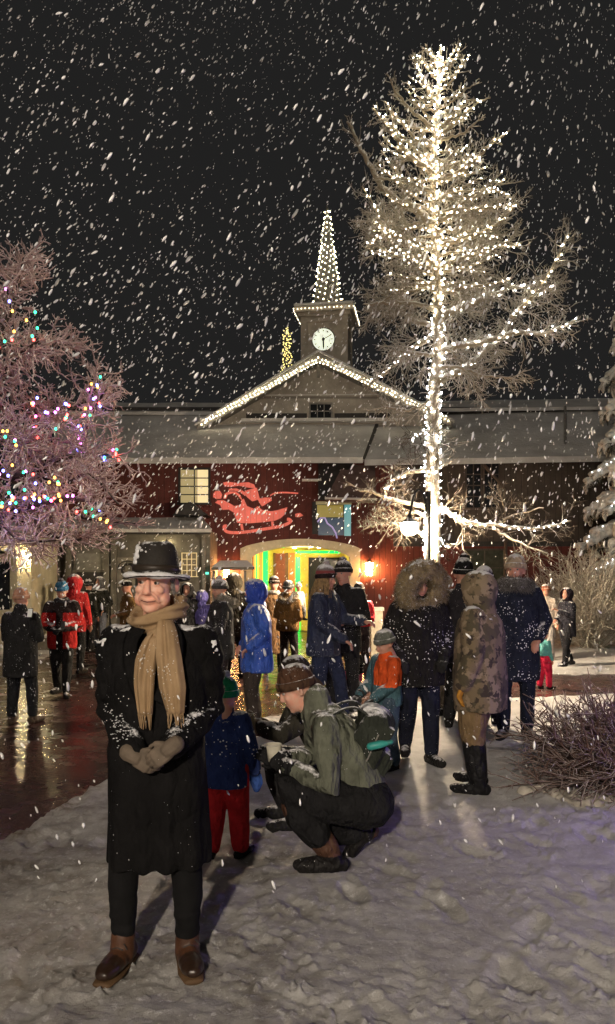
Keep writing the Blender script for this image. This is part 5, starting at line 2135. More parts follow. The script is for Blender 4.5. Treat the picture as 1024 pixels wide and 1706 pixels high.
    if k.get('bag'):
        # backpack with straps
        bcol = k['bag']
        m = MB()
        c0 = Vector(core[-3]) if False else (J['shL'] + J['shR']) / 2
    return o, J, Mh, s


BLACK = (.017, .017, .018)
NAVY = (.022, .028, .055)
# ---- the crowd, from the left
person(35, 1198, 973, 172, 'person seen from behind in a black coat and tan beanie, by the cream porch', z=-.05, coat=BLACK, pants=(.014, .015, .017), hat=('beanie', (.36, .20, .13)), hatsnow=.15, arms=('phone', 'phone'), hem=.62, collar=True, tall=1.05, boots=(.05, .035, .025), fat=1.12, puff=1.1)
person(103, 1155, 962, 4, 'person in a red and black ski jacket and blue beanie, reading a phone', z=-.05, coat=(.42, .022, .020), pants=(.028, .028, .027), hat=('beanie', (.06, .20, .34)), pom=(.10, .12, .14), hatsnow=.08, arms=('front', 'front'), hem=.74, fat=1.10, puff=1.2, face=True, head=(0, 18), gloves=(.02, .02, .02), walk=.5, scarf=(.03, .03, .035),
       yoke=(lambda c: ((c[:, 2] > 1.30) | (np.abs(c[:, 0]) < .055) | ((c[:, 2] > 1.02) & (c[:, 2] < 1.10))), cm((.022, .015, .015))))
person(124, 1118, 952, 176, 'person in a bright red hooded jacket, behind the one with the lit blue beanie', z=-.05, coat=(.45, .03, .03), hood=(.48, .035, .04), pants=(.02, .02, .02), hem=.75)
person(166, 1080, 957, -20, 'person in a dark parka with white scarf and pale jeans by the dark doorway', z=-.05, coat=(.022, .022, .018), hood=(.10, .10, .10), scarf=(.4, .4, .42), pants=(.14, .15, .18), hem=.78, arms=('pocket', 'pocket'), face=True)
person(147, 1082, 962, 150, 'person in an olive black coat standing in the dark doorway', z=-.05, coat=(.018, .018, .014), pants=BLACK, hat=('beanie', (.02, .02, .02)), hem=.66)
person(212, 1105, 962, -60, 'person in a brown coat and black cap, half hidden behind the man in the hat', z=-.05, coat=(.13, .075, .028), pants=BLACK, hat=('cap', (.012, .012, .012)), hem=.55, face=True, head=(-10, 10), arms=('front', 'front'))
person(312, 1112, 966, -15, 'person with a dark hood and pale face behind the shoulder of the black overcoat', z=-.05, coat=BLACK, hood=(.014, .013, .014), pants=BLACK, hem=.7, face=True)
person(336, 1112, 978, 160, 'short person in a lavender hooded jacket beside the grey knit cap', z=-.05, coat=(.085, .075, .24), hood=(.10, .09, .28), pants=(.03, .03, .06), hem=.72, hoodsnow=.2)
person(367, 1170, 958, -62, 'person in a snowy grey knit cap and charcoal coat with a pale hood', z=-.05, coat=(.030, .030, .032), pants=(.025, .02, .022), hat=('beanie', (.10, .10, .10)), hatsnow=.5, cuff=(.06, .06, .06), pom=(.35, .35, .33), hem=.66, face=True, head=(0, 8), arms=('low', 'low'), gloves=(.03, .02, .02), fur=((.32, .29, .24), .10, .045, (0, .07, -.15), 60), fat=1.1)
person(390, 1124, 950, 165, 'person in a dark brown hood behind the blue parka, by the canopy post', z=-.05, coat=(.03, .026, .02), hood=(.055, .045, .030), pants=BLACK, hem=.7)
person(425, 1202, 957, -74, 'person in a bright blue hooded parka seen from the side', z=-.05, coat=(.035, .095, .42), hood=(.020, .055, .33), ckw=dict(rough=.45, spec=.4, snow=.30), pants=(.045, .036, .030), hem=.66, arms=('pocket', 'pocket'), fat=1.18, puff=1.2, wide=1.15, face=True, flare=1.05, boots=(.02, .018, .016), wr=.02)
person(480, 1124, 962, 148, 'person seen from behind in a short brown coat and black leggings before the arch', z=-.05, coat=(.115, .062, .020), pants=(.014, .011, .011), hat=('beanie', (.07, .07, .065)), hem=.86, fat=1.12, arms=('front', 'front'), fur=((.16, .105, .05), .11, .045, (0, .06, -.15), 60), wide=.9, stance=.13)
person(456, 1116, 955, 12, 'person in a long tan coat with a dark hair bun, behind the blue parka', z=-.05, coat=(.17, .095, .045), pants=BLACK, hem=.36, flare=1.08, hat=('beanie', (.030, .016, .010)), scarf=(.40, .37, .32), face=True, boots=(.12, .11, .10))
tod = person(497, 1080, 948, 30, 'toddler with a white pompon beanie carried on an arm before the arch', z=.78, d=13.6, H=.78, child=True, coat=(.42, .38, .28), pants=(.1, .1, .1), hat=('beanie', (.60, .58, .52)), pom=(.7, .69, .66), hem=.6, face=True,
             J={'kneeL': (.14, -.22, .74), 'kneeR': (-.14, -.22, .74), 'ankL': (.13, -.20, .45), 'ankR': (-.13, -.20, .45)})
person(541, 1196, 936, 62, 'person with long blond hair, plaid pompon beanie and navy jacket, walking', z=-.05, coat=NAVY, pants=(.020, .026, .055), hat=('beanie', plaid()), cuff=(.020, .012, .012), pom=(.45, .40, .38), hem=.76, arms=('reach', 'low'), hair=((.30, .19, .085), .36), walk=1.0, fat=1.12, puff=1.15, face=True, head=(6, 6), ckw=dict(spec=.3, rough=.6), tall=1.1, boots=(.03, .025, .02))
person(572, 1182, 928, -20, 'tall person in black behind the long blond hair, right part of the arch', z=-.05, coat=BLACK, pants=BLACK, hat=('beanie', (.02, .018, .017)), pom=(.10, .09, .09), hem=.72, face=True, arms=('front', 'front'))
person(598, 1132, 966, -14, 'person in a bright red jacket with dark hair holding a phone, left of the pedestal', z=-.05, coat=(.50, .025, .035), pants=(.035, .030, .028), hem=.86, arms=('phone', 'front'), hat=('beanie', (.025, .016, .012)), hatsnow=.1, hair=((.025, .015, .010), .12), face=True, head=(-5, 14), gloves=(.35, .03, .05), flare=1.05, yoke=(lambda c: (c[:, 2] < 1.0) | ((np.abs(c[:, 0]) < .05) & (c[:, 1] < 0)), cm((.05, .042, .04))))
person(590, 1168, 1062, -40, 'small child in silvery snow trousers and black top behind the navy jacket', z=-.05, child=True, coat=(.02, .02, .02), pants=(.34, .34, .36), hat=('beanie', (.02, .02, .02)), gloves=(.75, .12, .22), hem=.9, wide=1.3)
person(740, 1188, 958, -72, 'person in a pale lavender coat with a pale cap, behind the large fur hood', coat=(.16, .14, .19), pants=(.10, .085, .07), hat=('beanie', (.28, .24, .20)), hem=.62, face=True, head=(0, 6), arms=('front', 'front'))
person(771, 1212, 927, 155, 'person in a black beanie with a big pompon, behind the camouflage jacket', coat=(.020, .018, .022), pants=BLACK, hat=('beanie', (.010, .010, .011)), pom=(.012, .012, .013), hem=.7, tall=1.15, hatx=.08, hs=1.1)
person(806, 1205, 944, 175, 'person in a dark violet cap topped with snow between camouflage and tan beanie', coat=(.020, .018, .026), pants=BLACK, hat=('beanie', (.035, .025, .055)), hatsnow=.6, hem=.7)
person(909, 1104, 975, -30, 'person in a pale coat at the edge of the frosted shrub', z=.02, coat=(.34, .29, .25), pants=(.3, .28, .27), hem=.55, hat=('beanie', (.30, .12, .07)), face=True, flare=1.1)
person(944, 1113, 980, -68, 'short person in a dark hood and long dark jacket before the frosted shrub', z=.02, coat=(.020, .020, .028), hood=(.025, .018, .026), pants=(.014, .014, .017), hem=.68, face=True, arms=('phone', 'front'), walk=.7)
person(906, 1142, 1042, 120, 'small child in a teal top and red snow trousers, right of the tan beanie', z=-.05, child=True, coat=(.09, .30, .30), pants=(.52, .02, .06), hem=1.0, hat=('beanie', (.12, .10, .10)), wide=1.35, hs=1.2)
# ---- right group on the snow
person(642, 1280, 1052, -58, 'child in a teal snowsuit with bright orange shoulders and a grey cap', child=True, coat=(.055, .115, .14), pants=(.045, .07, .10), hat=('beanie', (.13, .14, .12)), hem=.84, wide=1.3, puff=1.25, fat=1.15, face=True, head=(-10, 20), gloves=(.03, .03, .03), mitt=True, arms=('low', 'low'), yoke=(lambda c: (c[:, 2] > 1.10) & (c[:, 0] > -0.04), cm((.80, .085, .02), flecks=.05)))
person(697, 1268, 946, 6, 'person in a black parka with a huge round fur hood hiding most of the face', coat=(.014, .013, .013), pants=(.012, .014, .026), hem=.70, hood=(.06, .045, .03), fur=((.24, .185, .105), .156, .076, (0, -.068, -.02), 4), face=True, fat=1.2, puff=1.25, arms=('pocket', 'pocket'), walk=.55, boots=(.014, .013, .012), boot_h=.28, gloves=(.02, .02, .02), ckw=dict(flecks=.26), head=(14, 14))
cj = person(797, 1315, 958, -118, 'person in a camouflage hunting jacket, tan trousers and tall black boots', coatmat=camo(), hood=camo(), pants=(.17, .115, .060), hem=.66, gloves=(.42, .20, .03), boots=(.010, .010, .011), boot_h=.40, leg_to=.70, shaft=.092, fat=1.3, puff=1.35, wide=1.3, arms=('down', 'down'), hatx=.0, head=(0, 16), pkw=dict(snow=.1, flecks=.1), skin=M_skin2, wr=.02)
person(858, 1228, 925, -12, 'tall person in a tan beanie and long navy parka with a fur collar', coat=(.014, .017, .030), pants=(.012, .015, .027), hat=('beanie', (.34, .27, .19)), hatsnow=.3, hem=.56, fur=((.14, .13, .12), .12, .05, (0, .035, -.165), 70), face=True, fat=1.15, puff=1.15, arms=('pocket', 'pocket'), boot_h=.30, boots=(.016, .015, .016), ckw=dict(flecks=.3), head=(-12, 0), collar=True)
# ---- crouching pair and the child they talk to
kn = person(540, 1440, 1100, -90, 'kneeling person in a grey green jacket and brown beanie holding a paper cup', d=4.62, H=1.75, coat=(.105, .112, .085), pants=(.011, .011, .012), hat=('beanie', (.060, .030, .018)), cuff=(.055, .030, .018), hatsnow=.16, face=True, skin=M_skin2, gloves=(.012, .012, .013), boots=(.080, .040, .026), rubber=.005, boot_h=.34, leg_to=.34, shaft=.082, hs=1.02,
            J={'hipL': (.11, .25, .37), 'hipR': (-.11, .23, .37), 'kneeL': (.15, -.24, .47), 'ankL': (.13, .045, .10), 'kneeR': (-.13, -.05, .17), 'ankR': (-.12, .30, .15),
               'shL': (.17, .00, .84), 'shR': (-.17, -.02, .84), 'elL': (.27, .03, .52), 'wrL': (.09, -.22, .60), 'elR': (-.24, -.07, .58), 'wrR': (-.05, -.26, .60), 'neck': (0, -.055, .915), 'head': (0, -.165, 1.025)},
            spine=[((0, .23, .43), .205, .15), ((0, .20, .50), .205, .155), ((0, .16, .60), .20, .15), ((0, .06, .76), .20, .14), ((0, -.01, .85), .18, .125), ((0, -.05, .91), .10, .09), ((0, -.07, .95), .075, .075)],
            head=(0, 22), footL=(.05, -1, 0), footR=(0, -.55, -1), footupR=(0, 1, -.3), collar=True, fat=.95, puff=1.1, wide=1.35, curl=.7, hdL=(-.45, -.75, .35), hdR=(.3, -.8, .35), hup=(1, 0, .2), ckw=dict(flecks=.08, snow=.12), pkw=dict(flecks=.05, snow=.0))
sq = person(500, 1372, 1090, -82, 'crouching person in dark coat and beanie behind the kneeling one, holding a cup', d=5.35, H=1.75, coat=(.028, .026, .020), pants=BLACK, hat=('beanie', (.022, .016, .013)), hatsnow=.2, face=True, skin=M_skin2, gloves=(.13, .09, .05), boots=(.012, .012, .012), hs=1.02,
            J={'hipL': (.11, .22, .36), 'hipR': (-.11, .22, .36), 'kneeL': (.15, -.16, .46), 'ankL': (.13, -.02, .10), 'kneeR': (-.15, -.22, .46), 'ankR': (-.13, -.08, .10),
               'shL': (.17, .06, .80), 'shR': (-.17, .02, .80), 'elL': (.24, -.16, .66), 'wrL': (.12, -.33, .72), 'elR': (-.22, -.10, .60), 'wrR': (-.06, -.22, .66), 'neck': (0, .03, .885), 'head': (0, -.03, 1.00)},
            spine=[((0, .24, .40), .20, .15), ((0, .22, .48), .20, .155), ((0, .18, .60), .20, .15), ((0, .10, .74), .20, .14), ((0, .05, .82), .18, .125), ((0, .03, .88), .10, .09), ((0, .01, .92), .075, .075)],
            head=(0, 24), footL=(.1, -1, 0), footR=(-.1, -1, 0), hair=((.05, .03, .02), .2), curl=.7, hup=(1, 0, .2))
person(375, 1432, 1140, 165, 'child in green beanie, blue snow jacket and red trousers beside the hatted man', child=True, d=4.72, coat=(.022, .038, .13), pants=(.42, .018, .022), hat=('beanie', (.012, .17, .075)), pom=(.32, .32, .33), hatsnow=.12, hem=.74, wide=1.4, puff=1.3, fat=1.15, gloves=(.03, .07, .24), mitt=True, arms=(((.27, .0, 1.10), (.29, -.08, .84)), ((.27, -.02, 1.10), (.27, -.14, .86))), head=(20, 8), ckw=dict(flecks=.28), pkw=dict(flecks=.03, snow=.02), hatx=.02, hs=1.42, boots=(.012, .012, .013))


def cup(loc, label, col, h=.10, r=.042, tilt=(0, 0, 0), held=None):
    o = tag(empty('paper_cup', loc), label, 'cup', 'paper cups')
    o.rotation_euler = tilt
    MB().lathe([(0, 0), (r * .72, 0), (r, h), (r * .93, h), (r * .90, h - .012), (0, h - .014)], 24).build('cup', surface('paper', col, rough=.7, var=.1), o, True)
    m = MB()
    m.tube([(r * math.cos(a), r * math.sin(a), h) for a in [2 * math.pi * i / 24 for i in range(25)]], .0035, 6, caps=False)
    m.build('rim', surface('paper_rim', (.6, .57, .5)), o, True)
    return o


cup(tuple(P(456, 1268, 4.60)), 'white paper cup of drink held in the black glove of the kneeling person', (.55, .52, .42), h=.10, r=.046)
cup(tuple(P(425, 1224, 5.15)), 'tan paper cup tilted in the hand of the crouching person', (.30, .25, .16), h=.13, r=.055, tilt=(0, R(-28), 0))

# backpack on the kneeling person
bo = tag(empty('backpack', tuple(P(604, 1245, 4.62))), 'dark grey green backpack on the back of the kneeling person, dusted with snow', 'backpack')
rotb = R(28)
Mb = Matrix.Rotation(rotb, 4, 'Y')
M_pack = cm((.026, .030, .024), snow=.30, flecks=.12)
m = MB()
m.box((0, 0, 0), (.20, .30, .40))
m.box((.10, 0, -.06), (.12, .24, .24))
m.ell((-.01, 0, .19), (.12, .16, .08))
m.xform(Mb)
me = skin(m, .010, 10)
wrinkle(me, .015, 9, 2, (1, 1, 1), 4)
link_mesh('pack', me, M_pack, bo, True)
m = MB()
m.box((.145, 0, -.06), (.07, .20, .19))
m.xform(Mb)
me = skin(m, .010, 6)
wrinkle(me, .01, 12, 4)
link_mesh('front_pocket', me, M_pack, bo, True)
for sy in (-.12, .12):
    m = MB()
    pts = [Mb @ Vector(p) for p in ((-.05, sy, .19), (-.17, sy, .20), (-.26, sy, .10), (-.27, sy * 1.25, -.05), (-.18, sy * 1.4, -.15), (-.08, sy * 1.2, -.16))]
    m.tube(smooth_path(pts, 4), [(.022, .008)] * (5 * 4 + 1), 8, side=(0, 1, 0))
    m.build('strap', cm((.035, .038, .034), snow=.1), bo, True)
m = MB()
m.tube([Mb @ Vector((.02, -.155, .13)), Mb @ Vector((.03, -.16, -.02)), Mb @ Vector((.02, -.155, -.16))], [(.006, .004)] * 3, 6)
m.build('zip', M_greytrim, bo)
tb = tag(empty('bottle', tuple(P(630, 1241, 4.40))), 'teal bottle lying in the side pocket of the backpack', 'bottle')
m = MB()
m.tube([(-.045, 0, -.008), (.01, 0, .004), (.045, 0, .010)], [.022, .023, .015], 12)
m.build('bottle_body', surface('teal_plastic', (.04, .30, .27), rough=.4), tb, True)
m = MB()
m.tube([(.052, 0, .012), (.072, 0, .017)], [.013, .013], 10)
m.build('bottle_cap', surface('teal_cap', (.03, .22, .2), rough=.4), tb, True)
# phones
for (lx, lab, pxx, pyy, dd) in ((0, 'lit phone held up by the person in the tan beanie near the porch', 50, 1021, 9.02), (1, 'phone in the hands of the person in the red ski jacket', 105, 1041, 11.0), (2, 'phone in the hands of the person in the bright red jacket', 592, 1006, 12.5)):
    o = tag(empty('phone', tuple(P(pxx, pyy, dd))), lab, 'phone', 'phones')
    m = MB()
    m.box((0, 0, 0), (.06, .009, .11), rx=-.4)
    m.build('case', M_metal, o)
    m = MB()
    sy = -.006 if lx == 0 else .006
    m.box((0, sy, -.0 + (-.0)), (.052, .003, .10), rx=-.4)
    m.build('screen', glow('phone_screen', (.8, .85, .8), (.03 if lx == 0 else .8)), o)

# ================================================================ THE MAN IN THE HAT
MD = 3.42
mo = tag(empty('person', ((265 - 512) / F * MD, MD, 0.0), R(0)), 'smiling elderly person in snowy black hat, long overcoat and tan scarf', 'person', GP)
K = MD / F                    # metres per photo pixel at his depth


def mz(py, y=0.0):
    return EYE + (HY - py) / F * (MD + y)


def mx(px, y=0.0):
    return (px - 512) / F * (MD + y) - (265 - 512) / F * MD


hz = 1.668
Mh = Matrix.Translation((mx(262), -.045, hz)) @ Matrix.Rotation(R(-9), 4, 'Z') @ Matrix.Rotation(R(4), 4, 'X') @ Matrix.Rotation(R(3), 4, 'Y') @ Matrix.Diagonal((1.10, 1.04, 1.03, 1))
J = dict(neck=Vector((.0, .0, 1.47)), shL=Vector((.185, .0, 1.405)), shR=Vector((-.185, .0, 1.405)), elL=Vector((.206, .04, 1.12)), elR=Vector((-.206, .04, 1.12)),
         wrL=Vector((mx(287, -.22), -.21, mz(1243, -.22))), wrR=Vector((mx(224, -.2), -.19, mz(1254, -.2))), hipL=Vector((.10, 0, .90)), hipR=Vector((-.10, 0, .90)), kneeL=Vector((mx(311), -.03, .48)), kneeR=Vector((mx(209), -.03, .48)),
         ankL=Vector((mx(311), .015, .11)), ankR=Vector((mx(206), -.01, .11)))
m = MB()
head_prims(m, Mh)
h = MB()
h.tube([(0, -.088, .012), (0, -.098, -.008), (0, -.106, -.026)], [(.0095, .010), (.0125, .012), (.0165, .0125)], 10, side=(1, 0, 0))
h.ell((0, -.050, -.094), (.036, .028, .026), n=14)
for sd in (-1, 1):
    h.ell((sd * .050, -.030, -.060), (.020, .036, .036), n=12)
# laugh lines, eyelids and bags, lips
for sd in (-1, 1):
    h.tube([(sd * .018, -.091, -.030), (sd * .033, -.083, -.045), (sd * .041, -.071, -.068)], [.005, .0068, .005], 8)
    h.ell((sd * .039, -.066, -.022), (.020, .017, .014), n=12)
    h.tube([(sd * .016, -.080, .0185), (sd * .030, -.083, .0205), (sd * .045, -.074, .0155)], [.003, .0045, .003], 6)
    h.tube([(sd * .017, -.079, .003), (sd * .030, -.081, .0005), (sd * .045, -.072, .004)], [.003, .0040, .003], 6)
h.tube([(-.026, -.076, -.0560), (-.012, -.086, -.0610), (0, -.0875, -.0605), (.012, -.086, -.0610), (.026, -.076, -.0560)], [.003, .0042, .004, .0042, .003], 8)
h.tube([(-.022, -.076, -.0665), (0, -.0855, -.0735), (.022, -.076, -.0665)], [.003, .0055, .003], 8)
h.xform(Mh)
m.v += h.v
m.f += [tuple(i + m.n for i in f) for f in h.f]
m.m += h.m
m.n += h.n
m.loft([(0, .01, .80, .13, .10), (0, .01, 1.1, .13, .10), (0, .01, 1.3, .14, .10), (0, .01, 1.42, .10, .07)], 16)
m.tube([J['neck'] - Vector((0, 0, .06)), Mh @ Vector((0, .02, -.08))], [.058, .055], 12)
for n in 'LR':
    limb_prims(m, J['hip' + n], J['knee' + n], J['ank' + n], .060, .036, .026)
    limb_prims(m, J['sh' + n], J['el' + n], J['wr' + n], .05, .038, .027)
    m.tube([J['neck'] - Vector((0, 0, .06)), J['sh' + n]], [.055, .05], 10)
me = skin(m, .0042, 2, fac=.35)
wrinkle(me, .0009, 110, 4)
link_mesh('body', me, M_skin2, mo, True)
for sd in (-1, 1):
    e = MB()
    e.ell(Mh @ Vector((sd * .030, -.0725, .011)), .0100 * 1.1, n=14)
    eo = e.build('eye', M_eyew, mo, True)
    e = MB()
    e.ell(Mh @ Vector((sd * .030 - .002, -.0800, .0105)), .0064 * 1.1, n=10)
    e.build('iris', M_iris, eo, True)
    e = MB()
    e.tube([Mh @ Vector((sd * .013, -.086, .0365)), Mh @ Vector((sd * .032, -.087, .040)), Mh @ Vector((sd * .051, -.074, .033))], [.003, .0042, .0022], 6)
    e.build('eyebrow', surface('grey_hair', (.16, .13, .11), rough=.7, var=.4, scale=60), mo, True)
e = MB()
e.tube([Mh @ Vector((x, -.0912 + abs(x) * .40, -.0685 + 6.5 * x * x)) for x in (-.031, -.016, 0, .016, .031)], [.0010, .0020, .0024, .0020, .0010], 6)
e.build('mouth', surface('mouth_line', (.12, .035, .03)), mo, True)
# grey hair at the temples and nape
t_ = Twigs(3)
rgh = np.random.default_rng(8)
for i in range(420):
    a = rgh.uniform(R(-25), R(205))
    u = np.array((math.cos(a), math.sin(a)))
    p0 = np.array((u[0] * .074, u[1] * .090 + .014, rgh.uniform(-.02, .055)))
    L = rgh.uniform(.02, .04)
    e = p0 + [u[0] * .006, u[1] * .006 + .006, -L]
    t_.add([np.array(Mh @ Vector(tuple(p))) for p in (p0, (p0 + e) / 2 + [u[0] * .004, u[1] * .004, 0], e)], .0022, .0008)
t_.build('hair', surface('grey_hair_back', (.26, .24, .22), rough=.6, var=.4, scale=60), mo, None)

# hat: soft felt bucket crown, wide brim, thick wet snow
Mhat = Mh @ Matrix.Translation((0, .012, .030)) @ Matrix.Rotation(R(-6), 4, 'X') @ Matrix.Rotation(R(-2), 4, 'Y') @ Matrix.Diagonal((.93, 1.06, 1, 1))
M_felt = surface('black_felt', (.020, .017, .014), rough=.75, var=.4, scale=14, bump=.4, bscale=60, snow=.10, flecks=.12)
m = MB()
m.lathe([(0, .008), (.094, .006), (.105, -.002), (.138, -.010), (.142, -.007), (.112, .004), (.101, .014), (.0965, .04), (.0905, .075), (.0830, .105), (.0720, .126), (.054, .137), (.030, .136), (0, .132)], 48)
m.xform(Mhat)
hat = m.build('hat', M_felt, mo, True)
v = coords(hat.data)
set_coords(hat.data, v + np.stack([0 * v[:, 0], 0 * v[:, 0], .016 * vnoise(v * 8, 3)], 1))
m = MB()
m.lathe([(.100, .020), (.1035, .022), (.1015, .044), (.098, .045), (.098, .02)], 40)
m.xform(Mhat)
m.build('hat_band', surface('leather_band', (.030, .022, .016), rough=.45), hat, True)
M_packed = surface('packed_snow', (.74, .74, .76), rough=.85, var=.15, scale=30, bump=.7, bscale=120)
m = MB()
for i in range(110):      # snow heaped along the front and side of the brim
    a = R(-215) + R(250) * i / 109
    rr2 = .121 + .002 * math.sin(i * 1.7)
    th = (.012 + .004 * math.sin(i * .21)) * (.45 + .55 * math.sin(math.pi * i / 109))
    m.ell((rr2 * math.cos(a), rr2 * math.sin(a), .0005), (.020, .020, th), n=8)
m.xform(Mhat)
me = skin(m, .0045, 3)
wrinkle(me, .004, 60, 5)
link_mesh('brim_snow', me, M_packed, hat, True)
m = MB()
rn_ = random.Random(5)
for i in range(70):      # snow on the crown, sliding down its left front
    a = rn_.uniform(0, 2 * math.pi)
    r = .060 * math.sqrt(rn_.random())
    m.ell((r * math.cos(a), r * math.sin(a), .137 - 1.2 * max(0, r - .035) ** 1.1), (.015, .015, .006), n=8)
for i in range(60):      # clots sliding down its left front
    u, zz = rn_.gauss(-150, 20), .125 - .075 * rn_.random() ** 1.5
    a = R(u)
    r = .0965 - max(0, zz - .03) * .15
    q_s = rn_.uniform(.003, .009)
    m.ell((r * math.cos(a), r * math.sin(a), zz), (q_s, q_s, q_s), n=7)
m.xform(Mhat)
me = skin(m, .0035, 1)
wrinkle(me, .004, 90, 6)
link_mesh('crown_snow', me, M_packed, hat, True)

# overcoat
M_coat = surface('black_wool', (.0085, .0082, .0085), rough=.9, var=.35, scale=6, bump=.3, bscale=140, snow=.04, flecks=.10, spec=.08, folds=.7)
m = MB()
m.loft([(mx(263), .02, mz(1436), .225, .165), (mx(263), .02, mz(1400), .222, .163), (mx(262), .02, .62, .217, .160), (mx(261), .015, .78, .213, .155), (mx(259), .01, .95, .21, .15), (.0, .005, 1.10, .215, .145), (0, .0, 1.22, .222, .142), (0, .0, 1.33, .218, .135), (0, .003, 1.40, .19, .115), (0, .008, 1.44, .125, .095), (0, .012, 1.47, .085, .08)], 40)
for n in 'LR':
    m.tube([J['neck'] - Vector((0, 0, .055)), J['sh' + n]], [.085, .083], 14)
    limb_prims(m, J['sh' + n], J['el' + n], J['wr' + n], .088, .076, .058, 18)
me = skin(m, .0075, 3)
v = coords(me)
nn = np.empty(len(v) * 3)
me.vertices.foreach_get('normal', nn)
nn = nn.reshape(-1, 3)
low = np.clip((1.0 - v[:, 2]) / .5, 0, 1)
fold = .010 * np.sin(np.arctan2(v[:, 1], v[:, 0]) * 9 + 2 * vnoise(v * 2, 4)) * low
arm = np.clip((np.abs(v[:, 0]) - .16) / .06, 0, 1) * np.clip((v[:, 2] - .9) / .1, 0, 1)
fold = fold + arm * .005 * np.sin(v[:, 2] * 70 + 3 * vnoise(v * 6, 9))
w_ = .008 * fbm(v * np.array((6, 6, 3)), 3, 7) + fold
set_coords(me, v + nn * w_[:, None])
coat = link_mesh('overcoat', me, M_coat, mo, True)
m = MB()      # lapels and front edge
for sd in (-1, 1):
    pts = [(sd * .055, -.088, 1.50), (sd * .095, -.135, 1.42), (sd * .080, -.160, 1.30), (sd * .035, -.168, 1.18)]
    m.tube(smooth_path(pts, 4), [(.035, .007)] * 13 , 8, side=(1, 0, .3))
m.build('lapel', M_coat, coat, True)
rn_ = random.Random(9)
for sd in (-1, 1):      # wet snow on each shoulder
    m = MB()
    for i in range(70):
        u = rn_.random()
        p = Vector((sd * (.11 + .135 * u), rn_.uniform(-.06, .05), 1.473 - .062 * u ** 1.6))
        m.ell(p, (rn_.uniform(.006, .021), rn_.uniform(.006, .021), .008), n=7)
    for i in range(26):
        m.ell((sd * (.20 + .07 * rn_.random()), -.045 - .035 * rn_.random(), 1.425 - .07 * rn_.random()), (.006, .005, .006), n=6)
    me = skin(m, .0055, 1)
    wrinkle(me, .007, 70, 2)
    link_mesh('shoulder_snow', me, M_packed, coat, True)
m = MB()      # clinging flakes on the forearms
for i in range(330):
    sd = rn_.choice((-1, 1))
    u = rn_.random() ** .7
    e, w = J['el' + 'LR'[sd < 0]], J['wr' + 'LR'[sd < 0]]
    p = e.lerp(w, u * .8) + Vector((sd * rn_.uniform(-.02, .04), -.070 + rn_.uniform(-.01, .015), rn_.uniform(-.03, .06)))
    s_ = rn_.uniform(.0014, .0036)
    m.ell(p, (s_ * 1.2, s_ * .7, s_ * .7), n=6)
o_ = m.build('clinging_snow', M_packed, coat, True)
o_['kind'] = 'stuff'

# trousers and boots
m = MB()
for n, fx in (('L', 1), ('R', -1)):
    m.tube([J['hip' + n], J['hip' + n].lerp(J['knee' + n], .6), J['knee' + n] + Vector((0, 0, .0)), Vector((J['ank' + n].x + .004 * fx, .0, .30)), Vector((J['ank' + n].x, .0, .19)), J['ank' + n] + Vector((0, 0, .045))], [.100, .080, .069, .064, .058, .055], 20)
m.tube([J['hipL'], J['hipR']], [.1, .1], 12)
me = skin(m, .007, 2)
v = coords(me)
nn = np.empty(len(v) * 3)
me.vertices.foreach_get('normal', nn)
nn = nn.reshape(-1, 3)
lowf = np.clip((.42 - v[:, 2]) / .2, 0, 1)
w_ = .009 * fbm(v * np.array((7, 7, 5)), 3, 8) + lowf * .013 * fbm(v * np.array((4, 4, 17)), 3, 18)
set_coords(me, v + nn * w_[:, None])
link_mesh('trousers', me, surface('dark_twill', (.009, .009, .0095), rough=.85, bump=.3, bscale=120, spec=.12), mo, True)
M_leather = surface('brown_leather', (.085, .036, .018), rough=.5, var=.45, scale=12, bump=.3, bscale=80, spec=.4)
M_toe = surface('wet_leather', (.030, .016, .010), rough=.35, var=.4, scale=12, spec=.5)
for n, fd in (('L', (.30, -1, 0)), ('R', (-.22, -1, 0))):
    a = J['ank' + n]
    fd = Vector(fd).normalized()
    sdv = fd.cross(Vector((0, 0, 1)))
    m = MB()
    b0 = Vector((a.x, a.y, .052))
    m.tube([a + Vector((0, .005, .085)), a + Vector((0, .0, .02)), b0 + fd * .01], [.044, .052, .055], 16)
    m.tube([b0 - fd * .055, b0 + fd * .03, b0 + fd * .10, b0 + fd * .155, b0 + fd * .19], [(.042, .046), (.047, .052), (.052, .042), (.050, .034), (.036, .024)], 16, side=sdv)
    me = skin(m, .006, 1)
    wrinkle(me, .003, 30, 3)
    bo_ = link_mesh('boot', me, [M_leather, M_toe], mo, True)
    cen = np.array([p.center for p in me.polygons]) - np.array(b0)
    pr = cen @ np.array(fd)
    me.polygons.foreach_set('material_index', ((pr > .095) & (cen[:, 2] < .06)).astype(np.int32))
    m = MB()
    m.tube([b0 - fd * .075 - Vector((0, 0, .038)), b0 + fd * .03 - Vector((0, 0, .038)), b0 + fd * .12 - Vector((0, 0, .038)), b0 + fd * .20 - Vector((0, 0, .036))], [(.045, .014), (.049, .014), (.056, .014), (.042, .014)], 16, side=sdv)
    m.build('sole', surface('gum_sole', (.10, .058, .028), rough=.7), bo_, True)
    m = MB()
    for i in range(4):
        q = b0 + fd * (.035 + .022 * i) + Vector((0, 0, .062 - .010 * i))
        m.tube([q - sdv * .024 + Vector((0, 0, -.008)), q, q + sdv * .024 + Vector((0, 0, -.008))], .0028, 6)
    q = b0 + fd * .03 + Vector((0, 0, .066))
    m.tube([q, q - sdv * .03 + fd * .02, q - sdv * .045 + fd * .03 - Vector((0, 0, .015))], .0025, 6)
    m.build('laces', M_trim, bo_, True)

